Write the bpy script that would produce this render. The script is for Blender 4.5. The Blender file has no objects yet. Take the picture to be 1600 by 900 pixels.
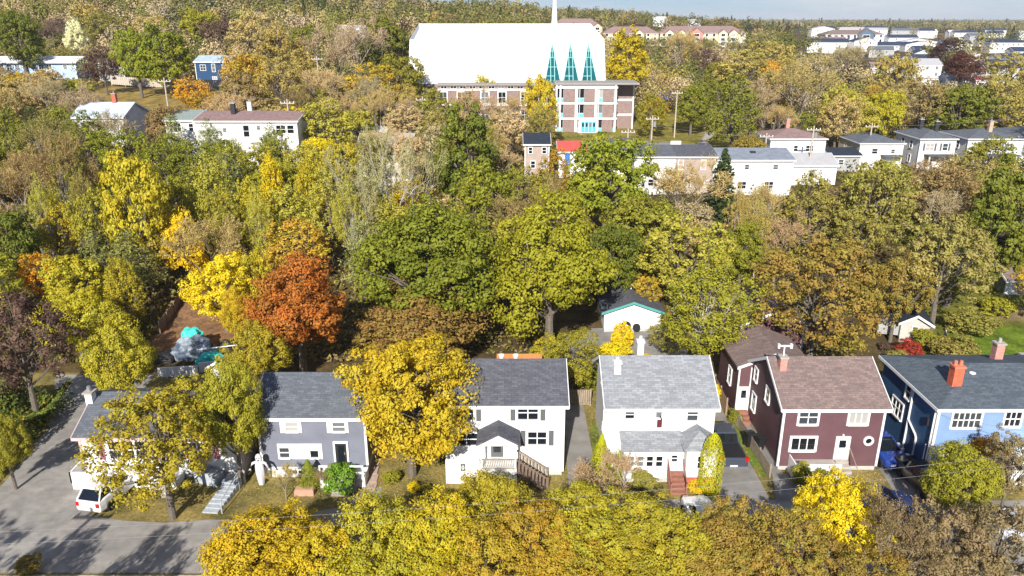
import bpy, math, random
import numpy as np
from mathutils import Vector, Matrix

S = bpy.context.scene
C = S.collection
R_ = math.radians

# ---------------------------------------------------------------- camera, sky, sun, exposure
cam_d = bpy.data.cameras.new("camera"); cam = bpy.data.objects.new("camera", cam_d); C.objects.link(cam)
cam.location = (0, 0, 28); cam.rotation_euler = (R_(90 - 19.38), 0, 0)
cam_d.lens = 27; cam_d.sensor_width = 36; cam_d.clip_start = .5; cam_d.clip_end = 20000
S.camera = cam
SUN_EL, SUN_AZ = 31.5, 190.0           # the sun stands behind the viewer, a little to the left
W = bpy.data.worlds.new("World"); S.world = W; W.use_nodes = True
wt = W.node_tree; wt.nodes.clear()
def wn(t, **k):
    n = wt.nodes.new(t)
    for a, b in k.items(): setattr(n, a, b)
    return n
sky = wn('ShaderNodeTexSky', sky_type='NISHITA', sun_disc=False, sun_elevation=R_(SUN_EL), sun_rotation=R_(SUN_AZ), altitude=60, air_density=1.0, dust_density=.0, ozone_density=2.0)
tc = wn('ShaderNodeTexCoord'); mp = wn('ShaderNodeMapping'); mp.inputs['Scale'].default_value = (1, 1, 6)
nz = wn('ShaderNodeTexNoise'); nz.inputs['Scale'].default_value = 3.2; nz.inputs['Detail'].default_value = 7; nz.inputs['Roughness'].default_value = .6
rp = wn('ShaderNodeValToRGB'); rp.color_ramp.elements[0].position = .45; rp.color_ramp.elements[1].position = .66
mx = wn('ShaderNodeMix', data_type='RGBA'); mx.inputs[7].default_value = (5.6, 6.0, 6.4, 1)
bg = wn('ShaderNodeBackground'); bg.inputs['Strength'].default_value = .085
wo = wn('ShaderNodeOutputWorld')
L = wt.links.new
L(tc.outputs['Generated'], mp.inputs[0]); L(mp.outputs[0], nz.inputs['Vector']); L(nz.outputs['Fac'], rp.inputs[0])
L(rp.outputs[0], mx.inputs[0]); tint = wn('ShaderNodeMix', data_type='RGBA', blend_type='MULTIPLY'); tint.inputs[0].default_value = 1; tint.inputs[7].default_value = (.31, .44, .76, 1)
L(sky.outputs[0], tint.inputs[6]); L(tint.outputs[2], mx.inputs[6]); L(mx.outputs[2], bg.inputs[0]); L(bg.outputs[0], wo.inputs[0])
sd = bpy.data.lights.new("sun", 'SUN'); sd.energy = 5.0; sd.angle = R_(.53); sd.color = (1.0, .945, .85)
so = bpy.data.objects.new("sun", sd); C.objects.link(so)
az, el = R_(10), R_(SUN_EL)
so.rotation_euler = Vector((math.sin(az)*math.cos(el), math.cos(az)*math.cos(el), -math.sin(el))).to_track_quat('-Z', 'Y').to_euler()
so.location = (-20, -60, 60)
S.view_settings.view_transform = 'Standard'; S.view_settings.look = 'None'; S.view_settings.gamma = 1
S.view_settings.exposure = .55; S.view_settings.use_curve_mapping = False
S.render.engine = 'CYCLES'
S.cycles.use_denoising = True; S.cycles.max_bounces = 5; S.cycles.diffuse_bounces = 3; S.cycles.transmission_bounces = 3
S.cycles.caustics_reflective = False; S.cycles.caustics_refractive = False

# ---------------------------------------------------------------- materials
MATS = {}
def nodes(name):
    m = bpy.data.materials.new(name); m.use_nodes = True
    t = m.node_tree; b = t.nodes['Principled BSDF']
    return m, t, b
def N(t, ty, **k):
    n = t.nodes.new(ty)
    for a, v in k.items(): setattr(n, a, v)
    return n
def mat(name, col, rough=.8, var=.15, scale=3., metal=0, bump=0, bscale=30, spec=.3, kind=None, col2=None, size=.16):
    """plain paint, wood, stone...: a colour with soft uneven wear; kind adds courses of boards, shingles or bricks"""
    if name in MATS: return MATS[name]
    m, t, b = nodes(name); l = t.links.new
    b.inputs['Roughness'].default_value = rough; b.inputs['Metallic'].default_value = metal
    b.inputs['Specular IOR Level'].default_value = spec
    geo = N(t, 'ShaderNodeNewGeometry'); pos = geo.outputs['Position']
    n1 = N(t, 'ShaderNodeTexNoise'); n1.inputs['Scale'].default_value = scale; n1.inputs['Detail'].default_value = 6
    l(pos, n1.inputs['Vector'])
    mr = N(t, 'ShaderNodeMapRange'); mr.inputs[1].default_value = .3; mr.inputs[2].default_value = .7
    mr.inputs[3].default_value = 1 - var; mr.inputs[4].default_value = 1 + var*.6; l(n1.outputs['Fac'], mr.inputs[0])
    base = N(t, 'ShaderNodeRGB'); base.outputs[0].default_value = (*col, 1); src = base.outputs[0]
    if col2:
        n2 = N(t, 'ShaderNodeTexNoise'); n2.inputs['Scale'].default_value = scale*.35; n2.inputs['Detail'].default_value = 8; n2.inputs['Roughness'].default_value = .65
        l(pos, n2.inputs['Vector'])
        r2 = N(t, 'ShaderNodeValToRGB'); r2.color_ramp.elements[0].position = .42; r2.color_ramp.elements[1].position = .6; l(n2.outputs['Fac'], r2.inputs[0])
        m2 = N(t, 'ShaderNodeMix', data_type='RGBA'); m2.inputs[7].default_value = (*col2, 1); l(r2.outputs[0], m2.inputs[0]); l(src, m2.inputs[6]); src = m2.outputs[2]
    mu = N(t, 'ShaderNodeMix', data_type='RGBA', blend_type='MULTIPLY'); mu.inputs[0].default_value = 1
    l(src, mu.inputs[6]); l(mr.outputs[0], mu.inputs[7]); src = mu.outputs[2]; h = None
    if kind == 'siding':
        sx = N(t, 'ShaderNodeSeparateXYZ'); l(pos, sx.inputs[0])
        ma = N(t, 'ShaderNodeMath', operation='DIVIDE'); ma.inputs[1].default_value = size; l(sx.outputs[2], ma.inputs[0])
        fr = N(t, 'ShaderNodeMath', operation='FRACT'); l(ma.outputs[0], fr.inputs[0]); h = fr.outputs[0]
        rr = N(t, 'ShaderNodeValToRGB'); rr.color_ramp.elements[0].position = 0; rr.color_ramp.elements[0].color = (.72, .72, .72, 1); rr.color_ramp.elements[1].position = .16
        l(h, rr.inputs[0])
        m3 = N(t, 'ShaderNodeMix', data_type='RGBA', blend_type='MULTIPLY'); m3.inputs[0].default_value = .8; l(src, m3.inputs[6]); l(rr.outputs[0], m3.inputs[7]); src = m3.outputs[2]
    if kind in ('shingle', 'brick'):
        co = N(t, 'ShaderNodeTexCoord'); br = N(t, 'ShaderNodeTexBrick')
        cx = N(t, 'ShaderNodeCombineXYZ'); sx = N(t, 'ShaderNodeSeparateXYZ'); l(co.outputs['Object'], sx.inputs[0])
        ad = N(t, 'ShaderNodeMath', operation='ADD'); l(sx.outputs[1], ad.inputs[0])
        if kind == 'shingle': l(sx.outputs[2], ad.inputs[1]); l(sx.outputs[0], cx.inputs[0]); l(ad.outputs[0], cx.inputs[1])
        else: l(sx.outputs[0], ad.inputs[1]); l(ad.outputs[0], cx.inputs[0]); l(sx.outputs[2], cx.inputs[1])
        l(cx.outputs[0], br.inputs['Vector'])
        br.inputs['Color1'].default_value = (.78, .78, .8, 1); br.inputs['Color2'].default_value = (1.22, 1.2, 1.18, 1); br.inputs['Mortar'].default_value = (.5, .5, .52, 1) if kind == 'shingle' else (1.4, 1.4, 1.35, 1)
        br.inputs['Scale'].default_value = 1; br.inputs['Brick Width'].default_value = size*2; br.inputs['Row Height'].default_value = size
        br.inputs['Mortar Size'].default_value = size*.05; br.inputs['Bias'].default_value = -.1
        m3 = N(t, 'ShaderNodeMix', data_type='RGBA', blend_type='MULTIPLY'); m3.inputs[0].default_value = .85; l(src, m3.inputs[6]); l(br.outputs['Color'], m3.inputs[7]); src = m3.outputs[2]
    l(src, b.inputs['Base Color'])
    if bump or h:
        bp = N(t, 'ShaderNodeBump'); bp.inputs['Strength'].default_value = bump or .5; bp.inputs['Distance'].default_value = .02
        if h: l(h, bp.inputs['Height'])
        else:
            n3 = N(t, 'ShaderNodeTexNoise'); n3.inputs['Scale'].default_value = bscale; n3.inputs['Detail'].default_value = 4; l(pos, n3.inputs['Vector']); l(n3.outputs['Fac'], bp.inputs['Height'])
        l(bp.outputs[0], b.inputs['Normal'])
    MATS[name] = m
    return m

def glass_mat():
    m, t, b = nodes('window_glass'); l = t.links.new
    oi = N(t, 'ShaderNodeObjectInfo'); cr = N(t, 'ShaderNodeValToRGB')
    cr.color_ramp.interpolation = 'CONSTANT'
    e = cr.color_ramp.elements; e[0].color = (.012, .016, .022, 1); e[1].position = .55; e[1].color = (.05, .06, .07, 1)
    for p, c in ((.75, (.16, .17, .18, 1)), (.9, (.4, .39, .37, 1))): x = e.new(p); x.color = c
    l(oi.outputs['Random'], cr.inputs[0]); l(cr.outputs[0], b.inputs['Base Color'])
    b.inputs['Roughness'].default_value = .06; b.inputs['Specular IOR Level'].default_value = .6
    return m
GLASS = glass_mat()
def car_paint(name, col):
    m = mat(name, col, .28, .04, 2, spec=.5); b = m.node_tree.nodes['Principled BSDF']; b.inputs['Coat Weight'].default_value = .8; b.inputs['Coat Roughness'].default_value = .05
    return m

def foliage_mat():
    """leaves: two colours held by each plant, mixed branch by branch and leaf by leaf"""
    m, t, b = nodes('foliage'); l = t.links.new
    a1 = N(t, 'ShaderNodeAttribute', attribute_type='OBJECT', attribute_name='leaf_a'); a2 = N(t, 'ShaderNodeAttribute', attribute_type='OBJECT', attribute_name='leaf_b')
    cl = N(t, 'ShaderNodeAttribute', attribute_name='clump'); rn = N(t, 'ShaderNodeAttribute', attribute_name='rnd')
    oi = N(t, 'ShaderNodeObjectInfo')
    co = N(t, 'ShaderNodeTexCoord'); nz = N(t, 'ShaderNodeTexNoise', noise_dimensions='4D'); nz.inputs['Scale'].default_value = 1.6; nz.inputs['Detail'].default_value = 2
    l(co.outputs['Object'], nz.inputs['Vector']); mw = N(t, 'ShaderNodeMath', operation='MULTIPLY'); mw.inputs[1].default_value = 40; l(oi.outputs['Random'], mw.inputs[0]); l(mw.outputs[0], nz.inputs['W'])
    def mth(op, a, b_):
        n = N(t, 'ShaderNodeMath', operation=op)
        for i, v in enumerate((a, b_)):
            if isinstance(v, (int, float)): n.inputs[i].default_value = v
            else: l(v, n.inputs[i])
        return n.outputs[0]
    s = mth('ADD', mth('MULTIPLY', cl.outputs['Fac'], .7), mth('MULTIPLY', rn.outputs['Fac'], .25))
    s = mth('ADD', s, mth('MULTIPLY', mth('SUBTRACT', nz.outputs['Fac'], .5), 2.2)); s = mth('SUBTRACT', s, 0)
    sc = N(t, 'ShaderNodeClamp'); l(s, sc.inputs[0])
    mx = N(t, 'ShaderNodeMix', data_type='RGBA'); l(sc.outputs[0], mx.inputs[0]); l(a1.outputs['Color'], mx.inputs[6]); l(a2.outputs['Color'], mx.inputs[7])
    hv = N(t, 'ShaderNodeHueSaturation'); l(mx.outputs[2], hv.inputs['Color'])
    v = mth('ADD', mth('MULTIPLY', rn.outputs['Fac'], .3), .87); v = mth('MULTIPLY', v, mth('ADD', mth('MULTIPLY', cl.outputs['Fac'], .3), .86)); l(v, hv.inputs['Value'])
    l(mth('ADD', mth('MULTIPLY', oi.outputs['Random'], .018), .491), hv.inputs['Hue'])
    l(hv.outputs[0], b.inputs['Base Color']); b.inputs['Roughness'].default_value = .6; b.inputs['Specular IOR Level'].default_value = .2
    tr = N(t, 'ShaderNodeBsdfTranslucent'); l(hv.outputs[0], tr.inputs['Color'])
    ms = N(t, 'ShaderNodeMixShader'); ms.inputs[0].default_value = .26
    l(b.outputs[0], ms.inputs[1]); l(tr.outputs[0], ms.inputs[2]); l(ms.outputs[0], t.nodes['Material Output'].inputs[0])
    return m
FOL = foliage_mat()
def stuff_mat(name):
    """leaves of plants that nobody could count: colour stored on each leaf"""
    m, t, b = nodes(name); l = t.links.new
    a = N(t, 'ShaderNodeAttribute', attribute_name='col'); l(a.outputs['Color'], b.inputs['Base Color'])
    b.inputs['Roughness'].default_value = .7; b.inputs['Specular IOR Level'].default_value = .1
    return m
WOODLEAF = stuff_mat('wood_leaves')
BARK = mat('bark', (.16, .135, .11), .9, .3, 8, bump=.4)
PALEBARK = mat('pale_bark', (.46, .43, .38), .85, .3, 10)
TWIG = mat('twig_bark', (.30, .25, .20), .9, .25, 6)

# ---------------------------------------------------------------- mesh and object helpers
class MB:
    def __init__(s): s.v = []; s.f = []
    def add(s, vs, fs):
        o = len(s.v); s.v += [tuple(v) for v in vs]; s.f += [tuple(i + o for i in f) for f in fs]; return s
    def box(s, x0, x1, y0, y1, z0, z1):
        return s.add([(x0,y0,z0),(x1,y0,z0),(x1,y1,z0),(x0,y1,z0),(x0,y0,z1),(x1,y0,z1),(x1,y1,z1),(x0,y1,z1)],
                     [(0,3,2,1),(4,5,6,7),(0,1,5,4),(1,2,6,5),(2,3,7,6),(3,0,4,7)])
    def prism(s, poly, axis, a, b):
        """poly of 2-D points pushed along an axis: 'x' takes (y,z), 'y' takes (x,z), 'z' takes (x,y)"""
        def P(q, c): return {'x': (c, q[0], q[1]), 'y': (q[0], c, q[1]), 'z': (q[0], q[1], c)}[axis]
        n = len(poly)
        return s.add([P(q, a) for q in poly] + [P(q, b) for q in poly],
                     [tuple(range(n))[::-1], tuple(range(n, 2*n))] + [(i, (i+1) % n, n+(i+1) % n, n+i) for i in range(n)])
    def tube(s, pts, rad, n=6, cap=True):
        pts = [Vector(p) for p in pts]; m = len(pts); rad = rad if hasattr(rad, '__len__') else [rad]*m
        vs = []; ref = Vector((.31, .2, .93)).normalized()
        for i, p in enumerate(pts):
            d = (pts[min(i+1, m-1)] - pts[max(i-1, 0)]).normalized()
            u = d.cross(ref if abs(d.dot(ref)) < .95 else Vector((1, 0, 0))).normalized(); w = d.cross(u)
            for k in range(n):
                a = 2*math.pi*k/n; vs.append(p + (u*math.cos(a) + w*math.sin(a))*rad[i])
        fs = [(i*n+k, i*n+(k+1) % n, (i+1)*n+(k+1) % n, (i+1)*n+k) for i in range(m-1) for k in range(n)]
        if cap: fs += [tuple(range(n))[::-1], tuple(range((m-1)*n, m*n))]
        return s.add(vs, fs)
    def lathe(s, prof, n=14, c=(0, 0, 0)):
        vs = [(c[0]+r*math.cos(2*math.pi*k/n), c[1]+r*math.sin(2*math.pi*k/n), c[2]+z) for r, z in prof for k in range(n)]
        m = len(prof)
        return s.add(vs, [(i*n+k, i*n+(k+1) % n, (i+1)*n+(k+1) % n, (i+1)*n+k) for i in range(m-1) for k in range(n)] + [tuple(range(n))[::-1], tuple(range((m-1)*n, m*n))])
    def mesh(s, name, m=None, smooth=False):
        me = bpy.data.meshes.new(name); me.from_pydata(s.v, [], s.f); me.update()
        if m: me.materials.append(m)
        if smooth: me.polygons.foreach_set('use_smooth', [True]*len(me.polygons))
        return me
    def build(s, name, m, parent=None, loc=(0, 0, 0), rz=0, smooth=False):
        return obj(name, s.mesh(name, m, smooth), parent, loc, rz)
def obj(name, me, parent=None, loc=(0, 0, 0), rz=0):
    o = bpy.data.objects.new(name, me); C.objects.link(o); o.parent = parent; o.location = loc; o.rotation_euler = (0, 0, rz); return o
def tag(o, label=None, cat=None, group=None, kind=None):
    if label: o['label'] = label
    if cat: o['category'] = cat
    if group: o['group'] = group
    if kind: o['kind'] = kind
    return o
def thing(name, label, cat, loc=(0, 0, 0), rz=0, group=None):
    o = bpy.data.objects.new(name, None); C.objects.link(o); o.location = loc; o.rotation_euler = (0, 0, rz); o.empty_display_size = .3
    return tag(o, label, cat, group)
def raw_mesh(name, verts, faces, m, attrs=None, smooth=False):
    """fast mesh from arrays; faces is (n,k)"""
    me = bpy.data.meshes.new(name); n, k = faces.shape
    me.vertices.add(len(verts)); me.vertices.foreach_set('co', np.ascontiguousarray(verts, np.float32).ravel())
    me.loops.add(n*k); me.loops.foreach_set('vertex_index', np.ascontiguousarray(faces, np.int32).ravel())
    me.polygons.add(n); me.polygons.foreach_set('loop_start', np.arange(0, n*k, k, dtype=np.int32)); me.polygons.foreach_set('loop_total', np.full(n, k, np.int32))
    if smooth: me.polygons.foreach_set('use_smooth', np.ones(n, bool))
    me.update(calc_edges=True)
    for nm, (dom, arr) in (attrs or {}).items():
        if arr.ndim == 1: a = me.attributes.new(nm, 'FLOAT', dom); a.data.foreach_set('value', arr.astype(np.float32))
        else: a = me.attributes.new(nm, 'FLOAT_COLOR', dom); a.data.foreach_set('color', np.c_[arr, np.ones(len(arr))].astype(np.float32).ravel())
    me.materials.append(m)
    return me
# ground heights measured at these spots (x, y, z), blended by distance
TERRAIN_SPOTS = [(-120,60,1.5),(-60,62,.4),(-30,62,.3),(0,62,.3),(30,62,.4),(60,62,.5),(110,62,.8),
 (-60,80,3),(-30,80,2),(0,80,1.2),(30,80,1),(70,80,1.2),(-110,90,6),
 (-80,118,10.5),(-60,116,9),(-40,112,7.3),(-28,112,6),(-10,115,4.5),(5,118,4),(25,112,3.2),(40,112,3),(60,120,3),(82,132,3.4),(100,132,3.6),(140,130,4),
 (-120,150,13),(-85,150,11.5),(-50,150,9),(-20,165,7),(0,165,5.6),(17,160,5),(40,160,4.6),(70,170,4),(110,180,4),
 (-130,192,14.8),(-100,192,14),(-72,192,12.7),(-20,200,9),(30,210,8),(80,230,5),(160,230,3),
 (-160,300,25),(-60,300,19),(0,350,17),(60,350,12),(120,320,4),(200,330,3.5),(300,330,3),
 (-260,450,34),(-130,480,33),(-20,520,28),(60,480,12),(120,545,6.7),(160,545,6.5),(240,480,4),(380,480,4),
 (60,720,26),(160,740,19),(260,605,5.2),(300,800,10),(450,700,6),(600,900,6),
 (-500,900,38),(0,1000,30),(500,1400,5),(1000,1600,4),(-900,1800,35),(1500,2600,2),(0,3000,20),(800,3000,2),(-60,0,0),(0,0,0),(60,0,0),(-150,0,0),(150,0,0)]
def terrain(x, y):
    x = np.asarray(x, float); y = np.asarray(y, float)
    num = np.zeros(np.broadcast(x, y).shape); den = num.copy()
    for sx, sy, sz in TERRAIN_SPOTS:
        w = 1.0 / (((x - sx)**2 + (y - sy)**2) / (20 + .12*abs(sy))**2 + .05)**1.7
        num += w*sz; den += w
    t = np.clip((y - 57) / 30, 0, 1); t = t*t*(3 - 2*t)
    return num/den*t
# ---------------------------------------------------------------- ground
def tz(x, y): return float(terrain(x, y))
ys = np.concatenate([np.arange(-60, 26, 6), np.arange(26, 70, .55), np.geomspace(70, 240, 170), np.geomspace(243, 900, 90), np.geomspace(915, 9000, 50)])
us = np.linspace(-1, 1, 281)
GX = us[None, :]*(np.maximum(ys, 20)[:, None]*.95 + 38); GY = np.repeat(ys[:, None], len(us), 1)
rs = np.random.RandomState(3)
GZ = terrain(GX, GY)
GZ += np.where(GY > 64, 1, 0)*np.clip((GY-64)/10, 0, 1)*(np.sin(GX*.21+GY*.13)*.18 + np.sin(GX*.07-GY*.11)*.25)
def in_poly(px, py, poly):
    ins = np.zeros(px.shape, bool); n = len(poly)
    for i in range(n):
        x0, y0 = poly[i]; x1, y1 = poly[(i+1) % n]
        ins ^= ((y0 > py) != (y1 > py)) & (px < (x1-x0)*(py-y0)/((y1-y0) or 1e-9)+x0)
    return ins
cover = np.zeros(GX.shape + (3,)); cover[:] = (.105, .085, .045)                       # leaf litter and rough growth
cover[GY < 58] = (.25, .22, .09)                                                       # tired autumn grass round the houses
LAWN, DRYGRASS, EARTH, SANDY = (.135, .22, .03), (.30, .24, .09), (.27, .17, .11), (.30, .25, .19)
for poly, c in (([(30,50),(70,50),(70,90),(52,92),(33,60)], (.15,.17,.04)), ([(37,57),(66,57),(66,67),(41,67.5)], LAWN), ([(48,78),(66,76),(70,96),(52,98)], LAWN), ([(47,69),(56,68),(58,71.5),(48,72)], (.24,.2,.12)),
                ([(24,50),(33,50),(33,58),(24,58)], (.12,.17,.04)), ([(-33,62),(-24,61),(-23,66),(-26,76),(-33,76)], EARTH), ([(-92,146),(-62,146),(-60,182),(-92,182)], DRYGRASS),
                ([(-150,150),(-100,150),(-96,186),(-150,186)], (.16,.19,.06)), ([(8,140),(24,140),(44,152),(60,140),(62,165),(45,190),(20,176),(8,168)], (.24,.23,.06)),
                ([(4,57),(9,57),(9,61.5),(4,61.5)], (.13,.2,.04)), ([(-33,38),(-27,40),(-26.5,48),(-28.4,48)], DRYGRASS), ([(-27,38.6),(-25.6,38.9),(-25.8,41),(-27,41)], (.12,.2,.02)), ([(15.9,43),(16.9,43),(16.9,50),(15.9,50)], (.14,.22,.04)), ([(24.4,43.5),(26,43.5),(26,52),(24.6,52)], SANDY), ([(5.6,42.6),(6.1,42.6),(6.1,51),(5.6,51)], (.14,.22,.04))):
    cover[in_poly(GX, GY, poly)] = c
nx = len(us); ii = np.arange((len(ys)-1)*nx).reshape(-1, nx)[:, :-1].ravel()
def ground_mat():
    m, t, b = nodes('ground_cover'); l = t.links.new
    a = N(t, 'ShaderNodeAttribute', attribute_name='cover'); geo = N(t, 'ShaderNodeNewGeometry')
    n1 = N(t, 'ShaderNodeTexNoise'); n1.inputs['Scale'].default_value = .45; n1.inputs['Detail'].default_value = 9; n1.inputs['Roughness'].default_value = .7; l(geo.outputs['Position'], n1.inputs['Vector'])
    n2 = N(t, 'ShaderNodeTexNoise'); n2.inputs['Scale'].default_value = 4.5; n2.inputs['Detail'].default_value = 5; n2.inputs['Roughness'].default_value = .75; l(geo.outputs['Position'], n2.inputs['Vector'])
    r = N(t, 'ShaderNodeValToRGB'); r.color_ramp.elements[0].position = .35; r.color_ramp.elements[0].color = (.5, .52, .5, 1); r.color_ramp.elements[1].position = .68; r.color_ramp.elements[1].color = (1.45, 1.3, 1.15, 1); l(n1.outputs['Fac'], r.inputs[0])
    r2 = N(t, 'ShaderNodeValToRGB'); r2.color_ramp.elements[0].position = .35; r2.color_ramp.elements[0].color = (.6, .62, .6, 1); r2.color_ramp.elements[1].position = .66; r2.color_ramp.elements[1].color = (1.35, 1.25, 1.1, 1); l(n2.outputs['Fac'], r2.inputs[0])
    m1 = N(t, 'ShaderNodeMix', data_type='RGBA', blend_type='MULTIPLY'); m1.inputs[0].default_value = 1; l(a.outputs['Color'], m1.inputs[6]); l(r.outputs[0], m1.inputs[7])
    m2 = N(t, 'ShaderNodeMix', data_type='RGBA', blend_type='MULTIPLY'); m2.inputs[0].default_value = 1; l(m1.outputs[2], m2.inputs[6]); l(r2.outputs[0], m2.inputs[7]); l(m2.outputs[2], b.inputs['Base Color'])
    b.inputs['Roughness'].default_value = .95; b.inputs['Specular IOR Level'].default_value = .1
    bp = N(t, 'ShaderNodeBump'); bp.inputs['Strength'].default_value = .6; bp.inputs['Distance'].default_value = .08; l(n2.outputs['Fac'], bp.inputs['Height']); l(bp.outputs[0], b.inputs['Normal'])
    return m
me = raw_mesh('ground', np.stack([GX, GY, GZ], -1).reshape(-1, 3), np.stack([ii, ii+1, ii+nx+1, ii+nx], -1), ground_mat(), {'cover': ('POINT', cover.reshape(-1, 3))}, True)
tag(obj('ground', me), kind='structure')

ASPH = mat('asphalt', (.27, .255, .24), .9, .22, 1.3, bump=.25, bscale=60, col2=(.34, .32, .295), spec=.2)
DRIVE = mat('driveway_asphalt', (.28, .265, .25), .9, .2, .9, bump=.2, bscale=60, col2=(.22, .21, .2), spec=.2)
CONC = mat('concrete', (.42, .38, .34), .9, .15, 2, bump=.2)
def sheet(name, poly, z, m, kind='structure', label=None):
    o = MB().add([(x, y, z) for x, y in poly], [tuple(range(len(poly)))]).build(name, m)
    return tag(o, kind=kind)
road = [(-90, 33.7), (-27, 33.7), (60, 33.4), (90, 33.2), (90, 40.2), (60, 40.2), (24, 40.2), (10, 40.3), (0, 40.1), (-9, 39.9), (-11.5, 39.2), (-14.5, 38.3), (-18, 38.3), (-20.5, 38.0), (-23, 38.2), (-25.2, 38.8), (-26.4, 41.5), (-27.9, 45.2), (-29.3, 50.0), (-29.6, 57.8), (-38, 57.9), (-36.2, 54.5), (-33.6, 49), (-32.6, 43.5), (-32.2, 40), (-34, 38), (-90, 37)]
sheet('road', road, .012, ASPH)
k = MB()
for i in range(60):
    x = -90 + i*3
    k.box(x + .02, x + 2.98, 33.15, 33.38, -.05, .13)
kerb = k.build('kerb', mat('kerb_stone', (.46, .37, .32), .9, .2, 3)); tag(kerb, kind='structure')
sheet('pavement', [(-90, 31.4), (90, 31.2), (90, 33.1), (-90, 33.14)], .09, CONC)
sheet('driveway', [(3.55, 40.0), (6.2, 40.05), (5.5, 43.2), (5.45, 52.5), (4.0, 52.5), (3.6, 43)], .022, DRIVE)
sheet('driveway', [(12.9, 40.05), (15.9, 40.1), (15.85, 48), (15.9, 54), (14.6, 54), (13.35, 49), (13.0, 43)], .022, DRIVE)
sheet('driveway', [(16.2, 40.1), (20.0, 40.1), (17.6, 43.3), (17.3, 50.2), (16.85, 50.2), (16.9, 43)], .024, DRIVE)
sheet('driveway', [(23.8, 40.1), (27.4, 40.1), (26.2, 43), (25.6, 49.6), (24.2, 49.6), (24.1, 43)], .022, DRIVE)
sheet('driveway', [(-10.6, 39.7), (-8.0, 39.9), (-8.2, 41.6), (-9.3, 41.4), (-10.0, 41.0)], .022, DRIVE)
def draped(name, poly, m, lift=.06, step=1.5):
    xs = np.arange(min(p[0] for p in poly), max(p[0] for p in poly)+step, step); yy = np.arange(min(p[1] for p in poly), max(p[1] for p in poly)+step, step)
    X, Y = np.meshgrid(xs, yy); Zz = terrain(X, Y) + np.clip((Y-64)/10, 0, 1)*(np.sin(X*.21+Y*.13)*.18 + np.sin(X*.07-Y*.11)*.25) + lift
    n = len(xs); i0 = np.arange((len(yy)-1)*n).reshape(-1, n)[:, :-1].ravel(); fs = np.stack([i0, i0+1, i0+n+1, i0+n], -1)
    cx = X.ravel()[fs].mean(1); cy = Y.ravel()[fs].mean(1); fs = fs[in_poly(cx, cy, poly)]
    return tag(obj(name, raw_mesh(name, np.stack([X, Y, Zz], -1).reshape(-1, 3), fs, m)), kind='structure')
draped('back_drive', [(5.5, 59), (13, 58.5), (15.4, 60), (15.8, 67.5), (8, 67.5), (5, 65.5)], DRIVE, .08, .5)
draped('parking_lot', [(9, 133), (40, 128), (44, 138), (36, 150), (22, 154), (9, 150)], mat('lot_asphalt', (.26, .26, .265), .9, .12, .5), .15)
draped('path', [(36, 150), (38, 150), (44, 168), (42, 168)], CONC, .12, .6)

# stepping path up to the grey-blue house: slabs one by one
pt = thing('garden_path', 'pinkish stone slab path climbing beside the grey-blue house', 'path', (-9.0, 41.6, 0))
SLAB = mat('pink_stone', (.48, .36, .30), .9, .15, 4)
sl = MB().box(-.42, .42, -.44, .44, 0, .07).mesh('slab', SLAB)
for i in range(7): obj('slab', sl, pt, (-.1*i + .04*(i % 2), .95*i, .01), .03*(i % 3 - 1))
# ---------------------------------------------------------------- buildings
WHITE = mat('white_paint', (.80, .80, .79), .6, .05, 2)
TRIM = mat('white_trim', (.82, .82, .81), .55, .04, 3)
def siding(name, c): return mat(name, c, .65, .13, .9, kind='siding', size=.17)
def shingle(name, c, v=.2): return mat(name, c, .92, v, 5, kind='shingle', size=.22, spec=.15)
WSID = siding('white_siding', (.78, .78, .77)); GSID = siding('grey_blue_siding', (.205, .22, .28)); MSID = siding('maroon_siding', (.145, .074, .086)); BSID = siding('blue_siding', (.235, .36, .60)); SHADEBSID = siding('shaded_blue_siding', (.05, .13, .27))
CREAM = siding('cream_siding', (.62, .55, .38)); PINKSID = siding('pink_beige_siding', (.45, .36, .31)); GRSID = siding('grey_siding', (.4, .41, .41))
SLATE = shingle('slate_shingle', (.115, .12, .14)); PALE = shingle('pale_grey_shingle', (.29, .305, .325), .12); BROWNR = shingle('brown_shingle', (.235, .175, .16)); BLUER = shingle('blue_grey_shingle', (.105, .13, .155)); GREYR = shingle('grey_shingle', (.135, .15, .175), .13)
PINKR = shingle('pink_brown_shingle', (.30, .205, .195)); REDR = mat('red_metal_roof', (.62, .10, .08), .5, .1, 2); DARKR = shingle('dark_shingle', (.035, .045, .065)); PALEBLUE = mat('pale_blue_roof', (.5, .57, .66), .7, .1, 2)
REDBRICK = mat('red_brick', (.46, .13, .085), .85, .12, 4, kind='brick', size=.085); PINKBRICK = mat('pink_brick', (.52, .26, .22), .85, .12, 4, kind='brick', size=.085)
DARKM = mat('dark_metal', (.03, .03, .035), .5, .1, 4); GREYM = mat('galvanised_metal', (.45, .46, .47), .45, .15, 4, metal=.6); SHUT = mat('grey_shutter', (.12, .125, .135), .7, .06, 3); MAUVE = mat('mauve_shutter', (.32, .10, .13), .7, .06, 3)
WOOD = mat('weathered_wood', (.36, .29, .22), .85, .25, 6, col2=(.27, .22, .17)); BROWNWOOD = mat('brown_deck_wood', (.20, .145, .11), .8, .2, 6); ORANGEW = mat('orange_cedar', (.52, .22, .07), .75, .15, 5); REDDECK = mat('red_stained_wood', (.30, .135, .10), .75, .15, 5)
STONE = mat('foundation', (.5, .49, .47), .9, .12, 2)
_wc = {}
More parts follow.
